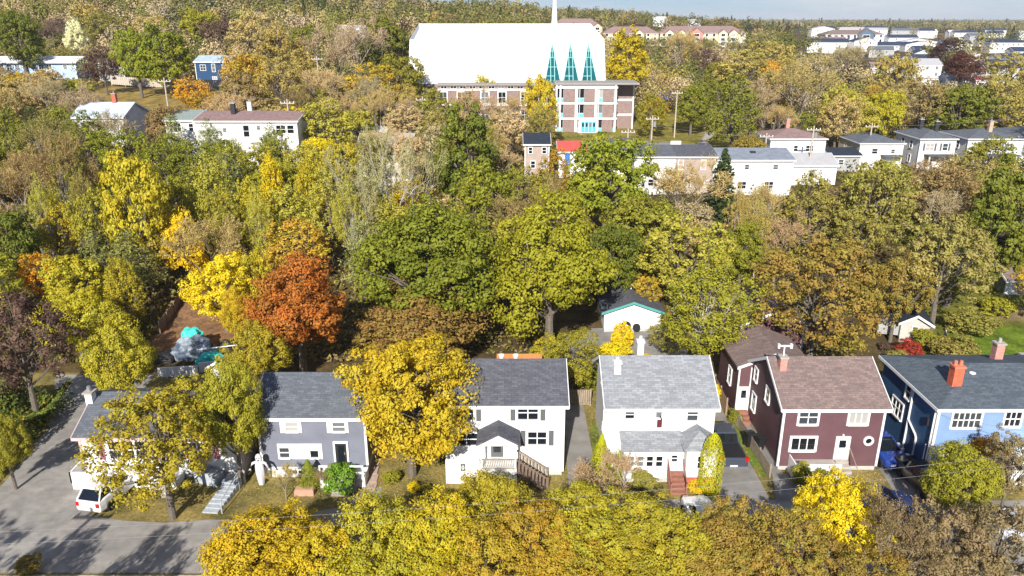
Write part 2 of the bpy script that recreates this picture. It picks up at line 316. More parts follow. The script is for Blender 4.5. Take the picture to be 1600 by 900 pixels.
def win(parent, side, u, z, w, h, W_, D_, cols=2, rows=2, frame=TRIM, door=None, glass=GLASS, b=.1):
    key = (round(w, 2), round(h, 2), cols, rows, frame.name, b)
    if key not in _wc:
        m = MB(); d = .08
        m.box(-w/2-b, -w/2, -d, 0, -b, h+b).box(w/2, w/2+b, -d, 0, -b, h+b).box(-w/2, w/2, -d, 0, h, h+b).box(-w/2-.04, w/2+.04, -d-.05, 0, -b, 0)
        for i in range(1, cols): x = -w/2+w*i/cols; m.box(x-.03, x+.03, -d+.015, -.02, 0, h)
        for j in range(1, rows): q = h*j/rows; m.box(-w/2, w/2, -d+.02, -.02, q-.03, q+.03)
        p = MB().add([(-w/2, -.02, 0), (w/2, -.02, 0), (w/2, -.02, h), (-w/2, -.02, h)], [(0, 1, 2, 3)])
        _wc[key] = (m.mesh('window', frame), p.mesh('pane', glass))
    a, p = _wc[key]
    loc, rz = {'f': ((u, 0, z), 0), 'l': ((0, u, z), -math.pi/2), 'r': ((W_, u, z), math.pi/2), 'b': ((u, D_, z), math.pi)}[side]
    o = obj('window', a, parent, loc, rz); obj('pane', p, o)
    return o
def put(side, u, W_, D_): return {'f': ((u, 0), 0), 'l': ((0, u), -math.pi/2), 'r': ((W_, u), math.pi/2)}[side]
def door(parent, side, u, z, W_, D_, m=TRIM, w=.9, h=2.05, light=True, frame=TRIM, big=False):
    (lx, ly), rz = put(side, u, W_, D_)
    f = MB().box(-w/2-.12, -w/2, -.09, 0, 0, h+.12).box(w/2, w/2+.12, -.09, 0, 0, h+.12).box(-w/2, w/2, -.09, 0, h, h+.12).build('door_frame', frame, parent, (lx, ly, z), rz)
    d = MB().box(-w/2, w/2, -.05, 0, 0, h).build('door', m, parent, (lx, ly, z), rz)
    MB().box(w/2-.16, w/2-.1, -.1, -.05, .95, 1.1).build('handle', GREYM, d)
    if light:
        z0 = .35 if big else h*.55
        MB().add([(-w*.3, -.056, z0), (w*.3, -.056, z0), (w*.3, -.056, h*.9), (-w*.3, -.056, h*.9)], [(0, 1, 2, 3)]).build('pane', GLASS, d)
    return d
def shutters(parent, u, z, w, h, m=SHUT, which=(-1, 1)):
    for s in which:
        x = u + s*(w/2+.32)
        q = MB().box(x-.15, x+.15, -.05, 0, z-.08, z+h+.08)
        for j in range(5): q.box(x-.12, x+.12, -.065, -.05, z+h*(j+.25)/5, z+h*(j+.6)/5)
        q.build('shutter', m, parent)
def chimney(parent, x, y, z0, z1, w, d, m, cap=None, pots=1):
    c = MB().box(x-w/2, x+w/2, y-d/2, y+d/2, z0, z1).build('chimney', m, parent)
    MB().box(x-w/2-.06, x+w/2+.06, y-d/2-.06, y+d/2+.06, z1-.02, z1+.1).build('cap', cap or CONC, c)
    for i in range(pots):
        MB().lathe([(.11, 0), (.1, .3)], 10, (x+(i-(pots-1)/2)*.35, y, z1+.1)).build('flue', GREYM if cap is None else cap, c)
    return c
def house(name, label, loc, W_, D_, eave, rise, wall, roof, rtype='gx', rz=0, over=.3, trim=TRIM, found=.35, group=None, cat='house', corner=True, base=-1.2):
    """walls, roof, fascia and corner boards; front face at local y=0 looking to -y"""
    r = thing(name, label, cat, loc, rz, group)
    w = MB(); o = over; t = .14
    if rtype == 'gx': w.prism([(0, found), (D_, found), (D_, eave), (D_/2, eave+rise), (0, eave)], 'x', 0, W_)
    elif rtype == 'gy': w.prism([(0, found), (W_, found), (W_, eave), (W_/2, eave+rise), (0, eave)], 'y', 0, D_)
    else: w.box(0, W_, 0, D_, found, eave)
    w.build('wall', wall, r)
    MB().box(.03, W_-.03, .03, D_-.03, base, found).build('foundation', STONE, r)
    rm = MB(); e = .03
    if rtype == 'gx':
        s = rise/(D_/2)
        for sg in (0, 1):
            y0, y1 = (-o, D_/2) if sg == 0 else (D_+o, D_/2)
            rm.add([(-o, y0, eave-s*o+e), (W_+o, y0, eave-s*o+e), (W_+o, y1, eave+rise+e), (-o, y1, eave+rise+e), (-o, y0, eave-s*o+t+e), (W_+o, y0, eave-s*o+t+e), (W_+o, y1, eave+rise+t+e), (-o, y1, eave+rise+t+e)],
                   [(0,3,2,1),(4,5,6,7),(0,1,5,4),(1,2,6,5),(2,3,7,6),(3,0,4,7)])
        ro = rm.build('roof', roof, r)
        for y in (-o, D_+o): MB().box(-o-.02, W_+o+.02, min(y-.05*(1 if y < 0 else -1), y), max(y-.05*(1 if y < 0 else -1), y), eave-s*o-.08, eave-s*o+.13).build('fascia', trim, r)
        for x in (-o, W_+o):
            a, b = (x-.05, x-.003) if x < 0 else (x+.003, x+.05)
            for y0, sg in ((-o, 1), (D_+o, -1)):
                MB().prism([(y0, eave-s*o-.06), (D_/2, eave+rise-.06), (D_/2, eave+rise+.17), (y0, eave-s*o+.17)], 'x', a, b).build('rake_board', trim, r)
    elif rtype == 'gy':
        s = rise/(W_/2)
        for sg in (0, 1):
            x0, x1 = (-o, W_/2) if sg == 0 else (W_+o, W_/2)
            rm.add([(x0, -o, eave-s*o+e), (x0, D_+o, eave-s*o+e), (x1, D_+o, eave+rise+e), (x1, -o, eave+rise+e), (x0, -o, eave-s*o+t+e), (x0, D_+o, eave-s*o+t+e), (x1, D_+o, eave+rise+t+e), (x1, -o, eave+rise+t+e)],
                   [(0,1,2,3),(4,7,6,5),(0,4,5,1),(1,5,6,2),(2,6,7,3),(3,7,4,0)])
        ro = rm.build('roof', roof, r)
        for x0, x1 in ((-o, W_/2), (W_+o, W_/2)):
            MB().prism([(x0, eave-s*o-.06), (x1, eave+rise-.06), (x1, eave+rise+.17), (x0, eave-s*o+.17)], 'y', -o-.05, -o-.003).build('rake_board', trim, r)
    else:
        if W_ >= D_: q = [(D_/2, D_/2), (W_-D_/2, D_/2)]
        else: q = [(W_/2, W_/2), (W_/2, D_-W_/2)]
        if abs(W_-D_) < .6: q = [(W_/2-.2, D_/2), (W_/2+.2, D_/2)]
        vs = [(-o, -o, eave), (W_+o, -o, eave), (W_+o, D_+o, eave), (-o, D_+o, eave), (-o, -o, eave+.12), (W_+o, -o, eave+.12), (W_+o, D_+o, eave+.12), (-o, D_+o, eave+.12), (*q[0], eave+rise), (*q[1], eave+rise)]
        fs = [(0,3,2,1),(0,1,5,4),(1,2,6,5),(2,3,7,6),(3,0,4,7)] + ([(4,5,9,8),(5,6,9),(6,7,8,9),(7,4,8)] if W_ >= D_ or abs(W_-D_) < .6 else [(4,5,8),(5,6,9,8),(6,7,9),(7,4,8,9)])
        ro = rm.add(vs, fs).build('roof', roof, r)
        MB().box(-o-.05, W_+o+.05, -o-.05, -o-.003, eave-.1, eave+.1).build('fascia', trim, r)
        MB().box(-o-.05, -o-.003, -o, D_+o, eave-.1, eave+.1).build('fascia', trim, r)
    if corner:
        for x in (0, W_):
            MB().box(x-.09 if x == 0 else x-.06, x+.06 if x == 0 else x+.09, -.035, .09, found, eave-.05).build('corner_board', trim, r)
    r['e'] = eave
    return r

# ---- the white bungalow with pink trim
PINKTRIM = mat('pink_trim', (.62, .46, .46), .6, .06, 3)
h = house('bungalow', 'white bungalow with grey roof, pink trim and mauve shutters beside the lane', (-27.4, 42.7, 0), 10.2, 6.2, 3.1, 1.35, WSID, GREYR, trim=PINKTRIM, found=.5)
for u in (1.9, 2.75, 3.6): win(h, 'f', u+.25, 1.45, .72, 1.25, 10.2, 6.2, 1, 2)
shutters(h, 2.95, 1.45, 2.7, 1.3, MAUVE); win(h, 'f', 7.6, 1.5, 1.3, 1.1, 10.2, 6.2, 3, 2); shutters(h, 7.6, 1.5, 1.3, 1.1, MAUVE)
door(h, 'f', 5.4, .6, 10.2, 6.2)
MB().box(-.2, 6.3, -1.3, -.02, -.1, .52).build('porch_base', WHITE, h)
q = MB().box(-.25, -.15, -1.35, -.02, .5, 1.25).box(-.25, 4.4, -1.35, -1.25, .5, 1.25); q.build('porch_wall', WHITE, h)
for i in range(3): MB().box(4.8, 6.0, -1.3-.3*(i+1), -1.3-.3*i-.002, -.1, .52-.17*(i+1)).build('step', CONC, h)
c = MB().box(-.5, .05, 2.1, 2.75, 0, 3.7).build('chimney', GREYM, h); MB().box(-.45, .0, 2.15, 2.7, 3.7, 4.9).build('stack', WHITE, c); MB().box(-.55, .1, 2.05, 2.8, 4.9, 5.0).build('cap', CONC, c); MB().lathe([(.13, 0), (.12, .35)], 10, (-.22, 2.4, 5.0)).build('flue', GREYM, c)

# ---- the grey-blue house
h = house('split_level_house', 'grey-blue two-storey house with white window panels and dark glazed door', (-16.0, 42.8, 0), 6.7, 6.0, 4.45, 1.4, GSID, GREYR, found=.75)
MB().box(-.04, 6.74, -.03, .02, -.1, .72).build('skirt', WHITE, h)
for u in (2.05, 5.0):
    MB().box(u-.68, u+.68, -.05, -.002, 3.25, 4.3).build('window_panel', WHITE, h); win(h, 'f', u+.1, 3.4, .75, .62, 6.7, 6, 1, 2, frame=TRIM).location.y = -.05
MB().box(1.05, 3.9, -.05, -.002, 1.35, 2.45).build('window_panel', WHITE, h)
win(h, 'f', 1.5, 1.5, .6, .7, 6.7, 6, 1, 2).location.y = -.05; win(h, 'f', 3.4, 1.5, .5, .5, 6.7, 6, 1, 1).location.y = -.05
door(h, 'f', 5.1, .75, 6.7, 6, DARKM, .72, 1.75, frame=TRIM, big=True)
MB().box(3.9, 6.75, -1.25, -.04, -.1, .72).build('porch', WHITE, h)
for xa, xb in ((3.95, 4.65), (5.7, 6.65)):
    MB().box(xa-.04, xa+.04, -1.22, -1.14, .72, 1.5).box(xb-.04, xb+.04, -1.22, -1.14, .72, 1.5).box(xa-.05, xb+.05, -1.23, -1.13, 1.49, 1.58).box(xa, xb, -1.2, -1.16, 1.05, 1.12).build('railing', TRIM, h)
for i in range(3): MB().box(4.75, 5.6, -1.25-.3*(i+1), -1.25-.3*i-.002, -.1, .7-.22*(i+1)).build('step', CONC, h)
chimney(h, -.3, 1.35, 0, 5.7, .5, .62, BROWNWOOD)
MB().box(1.9, 2.15, -.07, -.03, .3, .5).box(2.25, 2.5, -.07, -.03, .3, .5).build('basement_vent', DARKM, h)

# ---- the white house with dark shutters and gabled porch
h = house('shuttered_house', 'white two-storey house with dark shutters and a small gabled front porch', (-4.0, 43.0, 0), 7.25, 6.2, 5.2, 1.5, WSID, SLATE, found=.3)
for u, z, w, hh in ((.95, 4.05, 1.25, .92), (5.0, 4.1, 1.25, .95), (1.1, 2.25, 1.45, .85), (5.6, 2.3, 1.15, .9)):
    win(h, 'f', u, z, w, hh, 7.25, 6.2, 2, 2); shutters(h, u, z, w, hh, which=(1,) if u < 2 else (-1, 1))
# porch: deck, posts, gable roof, glazed door, railing and side stairs
MB().box(2.0, 4.3, -1.6, -.02, -.1, 1.35).build('porch_base', WHITE, h)
for x in (2.1, 4.2): MB().box(x-.06, x+.06, -1.52, -1.4, 1.35, 3.1).build('porch_post', TRIM, h)
MB().box(1.95, 4.35, -1.6, -.02, 3.1, 3.22).build('porch_beam', TRIM, h)
pr = MB(); s = .75/1.35
for x0 in (1.8, 4.5):
    pr.add([(x0, -1.8, 3.2), (x0, -.02, 3.2), (3.15, -.02, 3.95), (3.15, -1.8, 3.95), (x0, -1.8, 3.31), (x0, -.02, 3.31), (3.15, -.02, 4.06), (3.15, -1.8, 4.06)], [(0,1,2,3),(4,7,6,5),(0,4,5,1),(1,5,6,2),(2,6,7,3),(3,7,4,0)])
ro = pr.build('porch_roof', SLATE, h); MB().prism([(1.95, 3.22), (4.35, 3.22), (3.15, 3.88)], 'y', -1.7, -1.6).build('pediment', TRIM, h)
door(h, 'f', 3.05, 1.38, 7.25, 6.2, SHUT, .8, 1.6, big=True)
rl = MB().box(2.1, 4.2, -1.57, -1.5, 2.08, 2.16).box(2.1, 4.2, -1.55, -1.52, 1.45, 1.5)
for i in range(14): rl.box(2.2+i*.145, 2.23+i*.145, -1.55, -1.52, 1.5, 2.08)
rl.build('railing', WOOD, h)
for i in range(7): MB().box(4.31+.26*i, 4.31+.26*(i+1)-.003, -1.5, -.5, 1.35-.19*(i+1)-.06, 1.35-.19*(i+1)).build('step', BROWNWOOD, h)
for yy in (-1.56, -.44):
    st = MB()
    st.prism([(4.3, 2.15), (6.3, .75), (6.3, .65), (4.3, 2.05)], 'y', yy-.04, yy+.04).prism([(4.3, 1.32), (6.15, -.05), (5.95, -.05), (4.3, 1.1)], 'y', yy-.03, yy+.03)
    for i in range(9): x = 4.38+i*.22; st.box(x, x+.12, yy-.025, yy+.025, 1.2-(x-4.3)*.7+.02, 2.1-(x-4.3)*.7)
    st.box(6.2, 6.3, yy-.05, yy+.05, -.1, .85); st.build('stair_railing', BROWNWOOD if yy < -1 else WOOD, h)
MB().box(-.15, 1.98, -.85, -.02, -.1, .45).build('planter_base', CONC, h); MB().box(-.2, 1.95, -.96, -.87, -.1, 1.75).box(-.2, -.1, -.87, -.02, -.1, 1.75).build('porch_screen', WHITE, h)
pl = MB().box(.75, 1.05, -1.0, -.962, .95, 1.45).build('number_plaque', SHUT, h)
q = MB(); q.add([(.9+.085*math.cos(a*math.pi/8)*k_, -1.002, 1.2+.15*math.sin(a*math.pi/8)*(1 if k_ == 1 else .62)) for k_ in (1, .5) for a in range(16)], [(i, (i+1) % 16, 16+(i+1) % 16, 16+i) for i in range(16)])
q.build('numeral', WHITE, pl)
MB().box(7.3, 7.36, .4, .5, .2, 5).build('downpipe', TRIM, h)
for x in (3.3, 4.25): MB().lathe([(.14, 6.2), (.14, 6.85), (.2, 6.87), (.2, 6.95)], 8, (x, 3.55, 0)).build('vent_pipe', WHITE, h)

# ---- the white house with pale roof
h = house('pale_roof_house', 'white two-storey house with pale grey roof and a hipped entrance bay', (6.15, 43.5, 0), 6.7, 6.7, 4.75, 1.85, WSID, PALE, found=.3)
win(h, 'f', 1.35, 3.9, .55, .55, 6.7, 6.7, 1, 2); win(h, 'f', 5.35, 3.75, .65, .8, 6.7, 6.7, 1, 2); win(h, 'f', 3.2, 3.95, .35, .4, 6.7, 6.7, 1, 1)
win(h, 'l', 2.0, 1.2, .7, 1.0, 6.7, 6.7, 1, 2); win(h, 'l', 3.4, 4.6, .7, .8, 6.7, 6.7, 1, 2)
MB().box(.9, 4.7, -1.3, -.02, .3, 2.35).build('sun_porch', WSID, h); MB().box(.95, 4.7, -1.28, -.03, -.1, .3).build('porch_foundation', STONE, h)
MB().add([(.75, -1.5, 2.33), (4.7, -1.5, 2.33), (4.7, -.002, 2.85), (.75, -.002, 2.85), (.75, -1.5, 2.45), (4.7, -1.5, 2.45), (4.7, -.002, 2.97), (.75, -.002, 2.97)], [(0,3,2,1),(4,5,6,7),(0,1,5,4),(1,2,6,5),(2,3,7,6),(3,0,4,7)]).build('porch_roof', PALE, h)
for u in (1.35, 1.95, 2.55, 3.15): win(h, 'f', u, 1.2, .38, .72, 6.7, 6.7, 1, 2, b=.06).location.y = -1.3
win(h, 'f', 4.1, 1.55, .35, .45, 6.7, 6.7, 1, 2, b=.06).location.y = -1.3
MB().box(4.72, 6.65, -1.9, -.02, .75, 2.75).build('entrance_bay', WSID, h); MB().box(4.75, 6.62, -1.87, -.03, -.1, .75).build('bay_foundation', REDBRICK, h)
MB().add([(4.5, -2.1, 2.72), (6.85, -2.1, 2.72), (6.85, -.002, 2.72), (4.5, -.002, 2.72), (5.68, -.9, 3.5), (5.68, -.002, 3.5)], [(0, 3, 2, 1), (0, 1, 4), (1, 2, 5, 4), (2, 3, 5), (3, 0, 4, 5)]).build('bay_roof', PALE, h)
win(h, 'f', 5.6, 1.45, .36, .85, 6.7, 6.7, 1, 2, b=.07).location.y = -1.9
for i in range(5): MB().box(3.75, 4.68, -1.32-.27*(i+1), -1.32-.27*i-.003, -.1, .85-.18*i).build('step', REDDECK, h)
sr = MB()
for x in (3.7, 4.66): sr.prism([(-1.34, 1.75), (-2.75, .95), (-2.75, .85), (-1.34, 1.65)], 'x', x-.03, x+.03).box(x-.04, x+.04, -2.75, -2.67, -.1, .95)
for i in range(8): sr.box(3.68, 3.72, -1.45-i*.16, -1.41-i*.16, .5-i*.09, 1.6-i*.09)
sr.build('stair_railing', REDDECK, h)
chimney(h, .75, 2.2, 5.2, 6.75, .42, .42, WHITE, WHITE, 1); chimney(h, 2.55, 4.3, 5.7, 7.35, .42, .42, WHITE, WHITE, 1)
MB().box(-.22, -.01, 1.3, 1.7, 1.2, 2.0).build('meter_box', GREYM, h); MB().box(-.3, -.02, .25, .31, .3, 4.5).build('downpipe', TRIM, h)
MB().box(3.28, 3.34, -.5, -.02, 4.02, 4.08).build('bracket', DARKM, h)
MB().box(3.05, 3.35, -.47, -.44, 3.5, 4.02).build('banner', mat('dark_red_cloth', (.12, .03, .03), .9), h)

# ---- the maroon house with rear wing
h = house('maroon_house', 'maroon two-storey house with brown roof, white trim and a round front window', (17.4, 43.6, 0), 6.4, 6.8, 4.65, 1.8, MSID, BROWNR, found=.3)
win(h, 'f', 1.55, 3.45, 1.15, .95, 6.4, 6.8, 2, 2, b=.14); win(h, 'f', 4.75, 3.45, 1.15, .95, 6.4, 6.8, 3, 1, b=.14); win(h, 'f', 1.45, 1.55, 1.5, .85, 6.4, 6.8, 3, 1, b=.16)
door(h, 'f', 4.0, .85, 6.4, 6.8, WHITE, .72, 1.55)
ro = MB()
n = 20; ro.add([(5.65+r_*math.cos(2*math.pi*i/n), y_, 2.2+r_*math.sin(2*math.pi*i/n)) for r_, y_ in ((.34, -.002), (.34, -.09), (.2, -.09), (.2, -.03)) for i in range(n)], [(k_*n+i, k_*n+(i+1) % n, (k_+1)*n+(i+1) % n, (k_+1)*n+i) for k_ in range(3) for i in range(n)])
ro = ro.build('round_window', TRIM, h); MB().add([(5.65+.2*math.cos(2*math.pi*i/n), -.025, 2.2+.2*math.sin(2*math.pi*i/n)) for i in range(n)], [tuple(range(n))]).build('pane', GLASS, ro)
win(h, 'l', 3.2, 3.35, .7, .95, 6.4, 6.8, 1, 2); win(h, 'l', 5.75, 1.35, .75, 1.2, 6.4, 6.8, 1, 2); win(h, 'l', 5.9, 3.6, .6, .9, 6.4, 6.8, 1, 2)
MB().box(.7, 3.55, -1.2, -.02, -.1, .82).build('porch_base', CONC, h); MB().box(.65, 3.6, -1.26, -1.2, -.1, 1.2).box(.65, .72, -1.2, -.02, -.1, 1.2).build('porch_wall', WHITE, h)
for i in range(5): MB().box(3.62, 4.45, -.02-.32*(i+1), -.02-.32*i-.003, -.1, .83-.17*i).build('step', CONC, h)
MB().tube([(4.5, -.1, 1.7), (4.5, -1.6, .95)], .03).tube([(4.5, -.1, .8), (4.5, -.1, 1.7)], .03).tube([(4.5, -1.6, -.1), (4.5, -1.6, .95)], .03).build('handrail', WOOD, h)
chimney(h, .45, 2.55, 4.9, 6.95, .45, .5, PINKBRICK, CONC, 0)
MB().tube([(.45, 2.55, 6.95), (.45, 2.55, 7.8)], .05).tube([(.1, 2.55, 7.75), (.85, 2.55, 7.75)], .06).box(.0, .12, 2.45, 2.65, 7.6, 7.9).box(.8, .95, 2.45, 2.65, 7.6, 7.9).build('antenna', WHITE, h)
MB().box(3.9, 4.0, -.12, -.02, 2.55, 2.7).build('porch_lamp', WHITE, h)
MB().box(-.12, 6.52, -.16, -.09, 4.42, 4.5).build('gutter', TRIM, h)
w2 = MB().prism([(-.9, .3), (4.2, .3), (4.2, 4.2), (1.65, 5.2), (-.9, 4.2)], 'y', 6.9, 12.0).build('rear_wing', MSID, h)
q = MB()
for x0 in (-1.15, 4.45): q.add([(x0, 6.7, 4.13), (x0, 12.2, 4.13), (1.65, 12.2, 5.24), (1.65, 6.7, 5.24), (x0, 6.7, 4.27), (x0, 12.2, 4.27), (1.65, 12.2, 5.38), (1.65, 6.7, 5.38)], [(0,1,2,3),(4,7,6,5),(0,4,5,1),(1,5,6,2),(2,6,7,3),(3,7,4,0)])
q.build('wing_roof', BROWNR, h)
MB().prism([(-1.15, 4.08), (1.65, 5.2), (1.65, 5.4), (-1.15, 4.28)], 'y', 6.64, 6.697).build('rake_board', TRIM, h)
MB().box(-.96, -.85, 6.86, 7.0, .3, 4.15).build('corner_board', TRIM, h); MB().box(-.1, -.02, 6.82, 6.9, .3, 4.15).build('corner_board', TRIM, h)
d = door(h, 'f', -.45, .75, 6.4, 6.8, WHITE, .6, 1.75); d.location.y = 6.9
for o in h.children:
    if o.name.startswith('door_frame') and abs(o.location.x+.45) < .01: o.location.y = 6.9
o = win(h, 'l', 9.0, 1.9, .7, 1.2, 6.4, 6.8, 1, 2); o.location.x = -.9
for i in range(3): MB().box(-.95, -.06, 6.85-.35*(i+1), 6.85-.35*i-.003, -.1, .72-.2*i).build('step', REDDECK, h)

# ---- the blue house with red chimney
h = house('blue_house', 'blue two-storey house with hipped slate roof and an orange-red chimney', (26.4, 42.2, 0), 11.0, 7.4, 5.3, 1.35, BSID, BLUER, 'hip', found=.3)
MB().box(-.045, -.002, .1, 7.3, .3, 5.25).build('side_shade_sheet', SHADEBSID, h)  # darker copy of the front siding: the left wall's shade put into colour
win(h, 'f', 1.75, 4.0, 1.7, 1.0, 11, 7.4, 5, 2, b=.13); win(h, 'f', 4.6, 4.1, .95, .95, 11, 7.4, 3, 2, b=.13); win(h, 'f', 1.75, 1.55, 1.8, 1.1, 11, 7.4, 5, 2, b=.13)
o = win(h, 'l', 4.6, 2.3, 1.4, 1.1, 11, 7.4, 3, 2); o.location.x = -.045; o = win(h, 'l', 3.6, 4.1, .6, .95, 11, 7.4, 1, 2); o.location.x = -.045
MB().box(5.6, 8.6, -.6, -.02, .3, 5.2).build('front_bay', WSID, h); MB().box(3.6, 5.6, -1.0, -.02, .3, 2.5).build('entrance_porch', WHITE, h); MB().box(3.4, 5.65, -1.25, -.02, 2.5, 2.66).build('porch_roof', TRIM, h)
win(h, 'f', 7.1, 3.7, 1.6, 1.1, 11, 7.4, 3, 2).location.y = -.6; win(h, 'f', 7.1, 1.4, 1.6, 1.1, 11, 7.4, 3, 2).location.y = -.6
chimney(h, 1.75, 1.9, 5.4, 7.25, .62, .62, mat('orange_red_brick', (.62, .14, .075), .85, .1, 4, kind='brick', size=.085), mat('orange_cap', (.6, .2, .12), .85), 2)
chimney(h, 6.6, 5.6, 5.4, 7.2, .55, .55, PINKBRICK, CONC, 1)
MB().lathe([(.12, 5.9), (.12, 6.35), (.2, 6.37), (.2, 6.43)], 8, (3.3, 2.7, 0)).build('roof_vent', WHITE, h)
q = MB().tube([(-.1, 3.0, .6), (-.1, 3.0, 3.0), (-.1, 3.0, 5.1)], .07).tube([(-.12, 3.0, 2.9), (-.12, 1.9, 2.4), (-.12, 1.7, 2.2), (-.12, 1.7, .7)], .07); q.build('pipe_run', TRIM, h)
MB().tube([(-.1, .2, .2), (-.1, .2, 5.1)], .06).tube([(-.16, .45, .2), (-.16, .45, 2.5)], .04).build('downpipe', TRIM, h)
for y, z in ((3.1, .35), (1.75, .35)):
    a = MB().box(-.5, -.12, y-.4, y+.4, z-.25, z+.45).build('heat_pump', TRIM, h)
    MB().lathe([(.26, 0), (.26, .02)], 16).build('fan_grille', GREYM, a, (-.52, y, z+.1)).rotation_euler = (0, -math.pi/2, 0)
MB().box(-.2, -.05, .7, .95, 3.7, 4.2).build('meter_box', DARKM, h)

# ---- back yard: garage, sheds, deck
h = house('garage', 'white garage with dark roof and turquoise gable trim behind the houses', (8.6, 66.6, .45), 5.3, 5.6, 1.75, .95, WHITE, SLATE, 'gy', trim=mat('turquoise_trim', (.10, .36, .35), .6), found=.1, corner=False, cat='garage')
MB().box(.6, 2.4, -.05, -.002, .1, 1.45).build('garage_door', TRIM, h); MB().lathe([(.1, 2.6), (.1, 3.1), (.18, 3.12), (.18, 3.2)], 8, (2.9, 3.6, 0)).build('roof_vent', WHITE, h)
h = house('garden_shed', 'small white garden shed with dark roof beside the crimson shrub', (35.3, 64.6, .5), 2.4, 3.6, 1.5, .7, mat('dull_white', (.52, .49, .45), .8), DARKR, 'gy', rz=R_(-14), found=.05, corner=False, cat='shed'); win(h, 'f', 1.2, .7, .4, .45, 2.4, 3.6, 1, 2)
MB().box(-1.8, -.02, .4, 3.2, .05, 1.05).build('lean_to', GRSID, h)
h = house('green_grey_cottage', 'grey-green gabled cottage with brown roof and white front at the lawn', (50.6, 74.2, .9), 5.5, 4.2, 1.9, 1.0, siding('green_grey_siding', (.22, .25, .2)), BROWNR, 'gx', found=.05, cat='cottage')
MB().box(.05, 5.4, -.04, -.002, .1, 1.85).build('white_front', WSID, h)
win(h, 'f', 1.2, .9, .7, .7, 5.5, 4.2, 2, 2).location.y = -.04; win(h, 'f', 3.4, .9, .7, .7, 5.5, 4.2, 2, 2).location.y = -.04
h = house('back_house', 'brown-roofed maroon outbuilding behind the maroon house', (19.6, 60.5, .3), 5.2, 6.0, 3.2, 1.1, MSID, BROWNR, 'gy', found=.1, cat='outbuilding')
win(h, 'f', 1.6, 1.2, .8, .9, 5.2, 6, 2, 2)
h = house('pavilion', 'orange cedar roofed garden pavilion behind the shuttered white house', (-.9, 56.2, .05), 3.0, 2.4, 1.3, .6, ORANGEW, ORANGEW, 'gx', found=.0, corner=False, trim=ORANGEW, cat='pavilion')
h = house('lean_shed', 'dark-roofed little shed beside the heap of tarpaulins', (-24.3, 56.2, 0), 1.9, 2.6, 1.5, .6, WHITE, DARKR, 'gy', rz=R_(-20), found=.05, corner=False, cat='shed')

# ---- the streets behind: (name, label, x, y, width, depth, eave z above sea, rise, wall, roof, type, rows of windows)
def back_house(name, label, x0, x1, y, D_, eave_z, rise, wall, roof, rtype='gx', rz=0, wins=(), chim=(), cat='house', side=(), base=None, over=.3, group=None):
    z = min(tz(x0, y), tz(x1, y)) if base is None else base
    h = house(name, label, (x0, y, z), x1-x0, D_, eave_z-z, rise, wall, roof, rtype, rz, found=.2, base=-3, cat=cat, over=over, group=group)
    for u, zz, w, hh in wins: win(h, 'f', u, eave_z-z-zz, w, hh, x1-x0, D_, 2 if w > .9 else 1, 2)
    for u, zz, w, hh in side: win(h, 'l', u, eave_z-z-zz, w, hh, x1-x0, D_, 1, 2)
    for cx, cy, m in chim: chimney(h, cx, cy, eave_z-z+.2, eave_z-z+rise+1.4, .6, .6, m)
    return h
BLACKB = mat('black_brick', (.04, .04, .045), .9, .1, 4); TANB = mat('tan_brick', (.5, .37, .27), .9, .1, 4)
h = back_house('row_house', 'long white three-level row house with pinkish brown roof on the slope', -45.5, -31, 112, 9, 14.0, .8, WSID, PINKR, 'gx', wins=[(12.2, 1.7, 1.3, 1.1), (13.6, 1.7, .9, 1.1), (7.2, 2.2, .8, 1.6), (3.4, 1.5, .5, .5), (4.1, 1.5, .5, .5), (9, 1.2, .5, .5), (3.2, 4.0, 1.0, 1.0), (4.6, 4, .8, 1), (8.3, 4, .9, 1), (11, 4.2, .6, .6), (12.8, 4.2, .7, .7), (10.5, 6, .8, .8), (13.4, 6.2, .7, 1.2)], chim=[(4.6, 3, BLACKB), (6.4, 5, WHITE)], side=[])
back_house('green_roof_house', 'small white house with grey-green roof joined to the long row house', -50.2, -45.9, 113, 8, 14.0, .9, WSID, mat('grey_green_roof', (.25, .3, .28), .8), wins=[(1.6, 1.5, 1.0, 1.1), (3.6, 1.5, .6, 1.0), (1.2, 3.6, .8, .8)])
back_house('pale_blue_roof_house', 'white house with pale blue roof and red chimney among the bare trees', -67.0, -59.4, 119, 8.5, 13.7, 1.7, WSID, PALEBLUE, 'gx', wins=[(2, 1.6, 1, 1.1), (5.5, 1.6, 1, 1.1), (2, 4, 1, 1.1)], chim=[(4.8, 4.2, REDBRICK)])
back_house('long_low_house', 'low house with a pale flat roof half hidden below the church', -28.4, -20.6, 125, 7, 10.1, .8, WSID, mat('pale_flat_roof', (.55, .55, .54), .8), wins=[(2, 1.4, 1, .9), (5, 1.4, 1, .9)])
back_house('slope_house', 'white house seen through the pale bare trees on the slope', -21.7, -14.4, 109, 7, 10.9, 1.2, mat('cream_white', (.66, .62, .54), .7), mat('fawn_roof', (.42, .36, .30), .9), wins=[(1.6, 1.8, .9, 1), (4.2, 1.8, .9, 1), (6.4, 1.8, .9, 1.2), (3, 4, 1, 1)])
back_house('brown_house', 'pinkish beige house with black roof beneath the tall narrow tree', 2.0, 5.6, 117, 6.5, 9.95, 1.1, PINKSID, DARKR, wins=[(2.9, 1.4, .55, .9), (.8, 1.4, .5, .9), (1.2, 3.6, .6, 1), (2.8, 3.6, .9, .9)])
h = back_house('red_roof_house', 'blue and white house with a bright red roof', 7.5, 11.7, 122, 6.0, 8.0, 1.1, WSID, REDR, 'gx', wins=[(2.8, 1.8, .8, 1.1)], side=[(2, 2, .8, 1)])
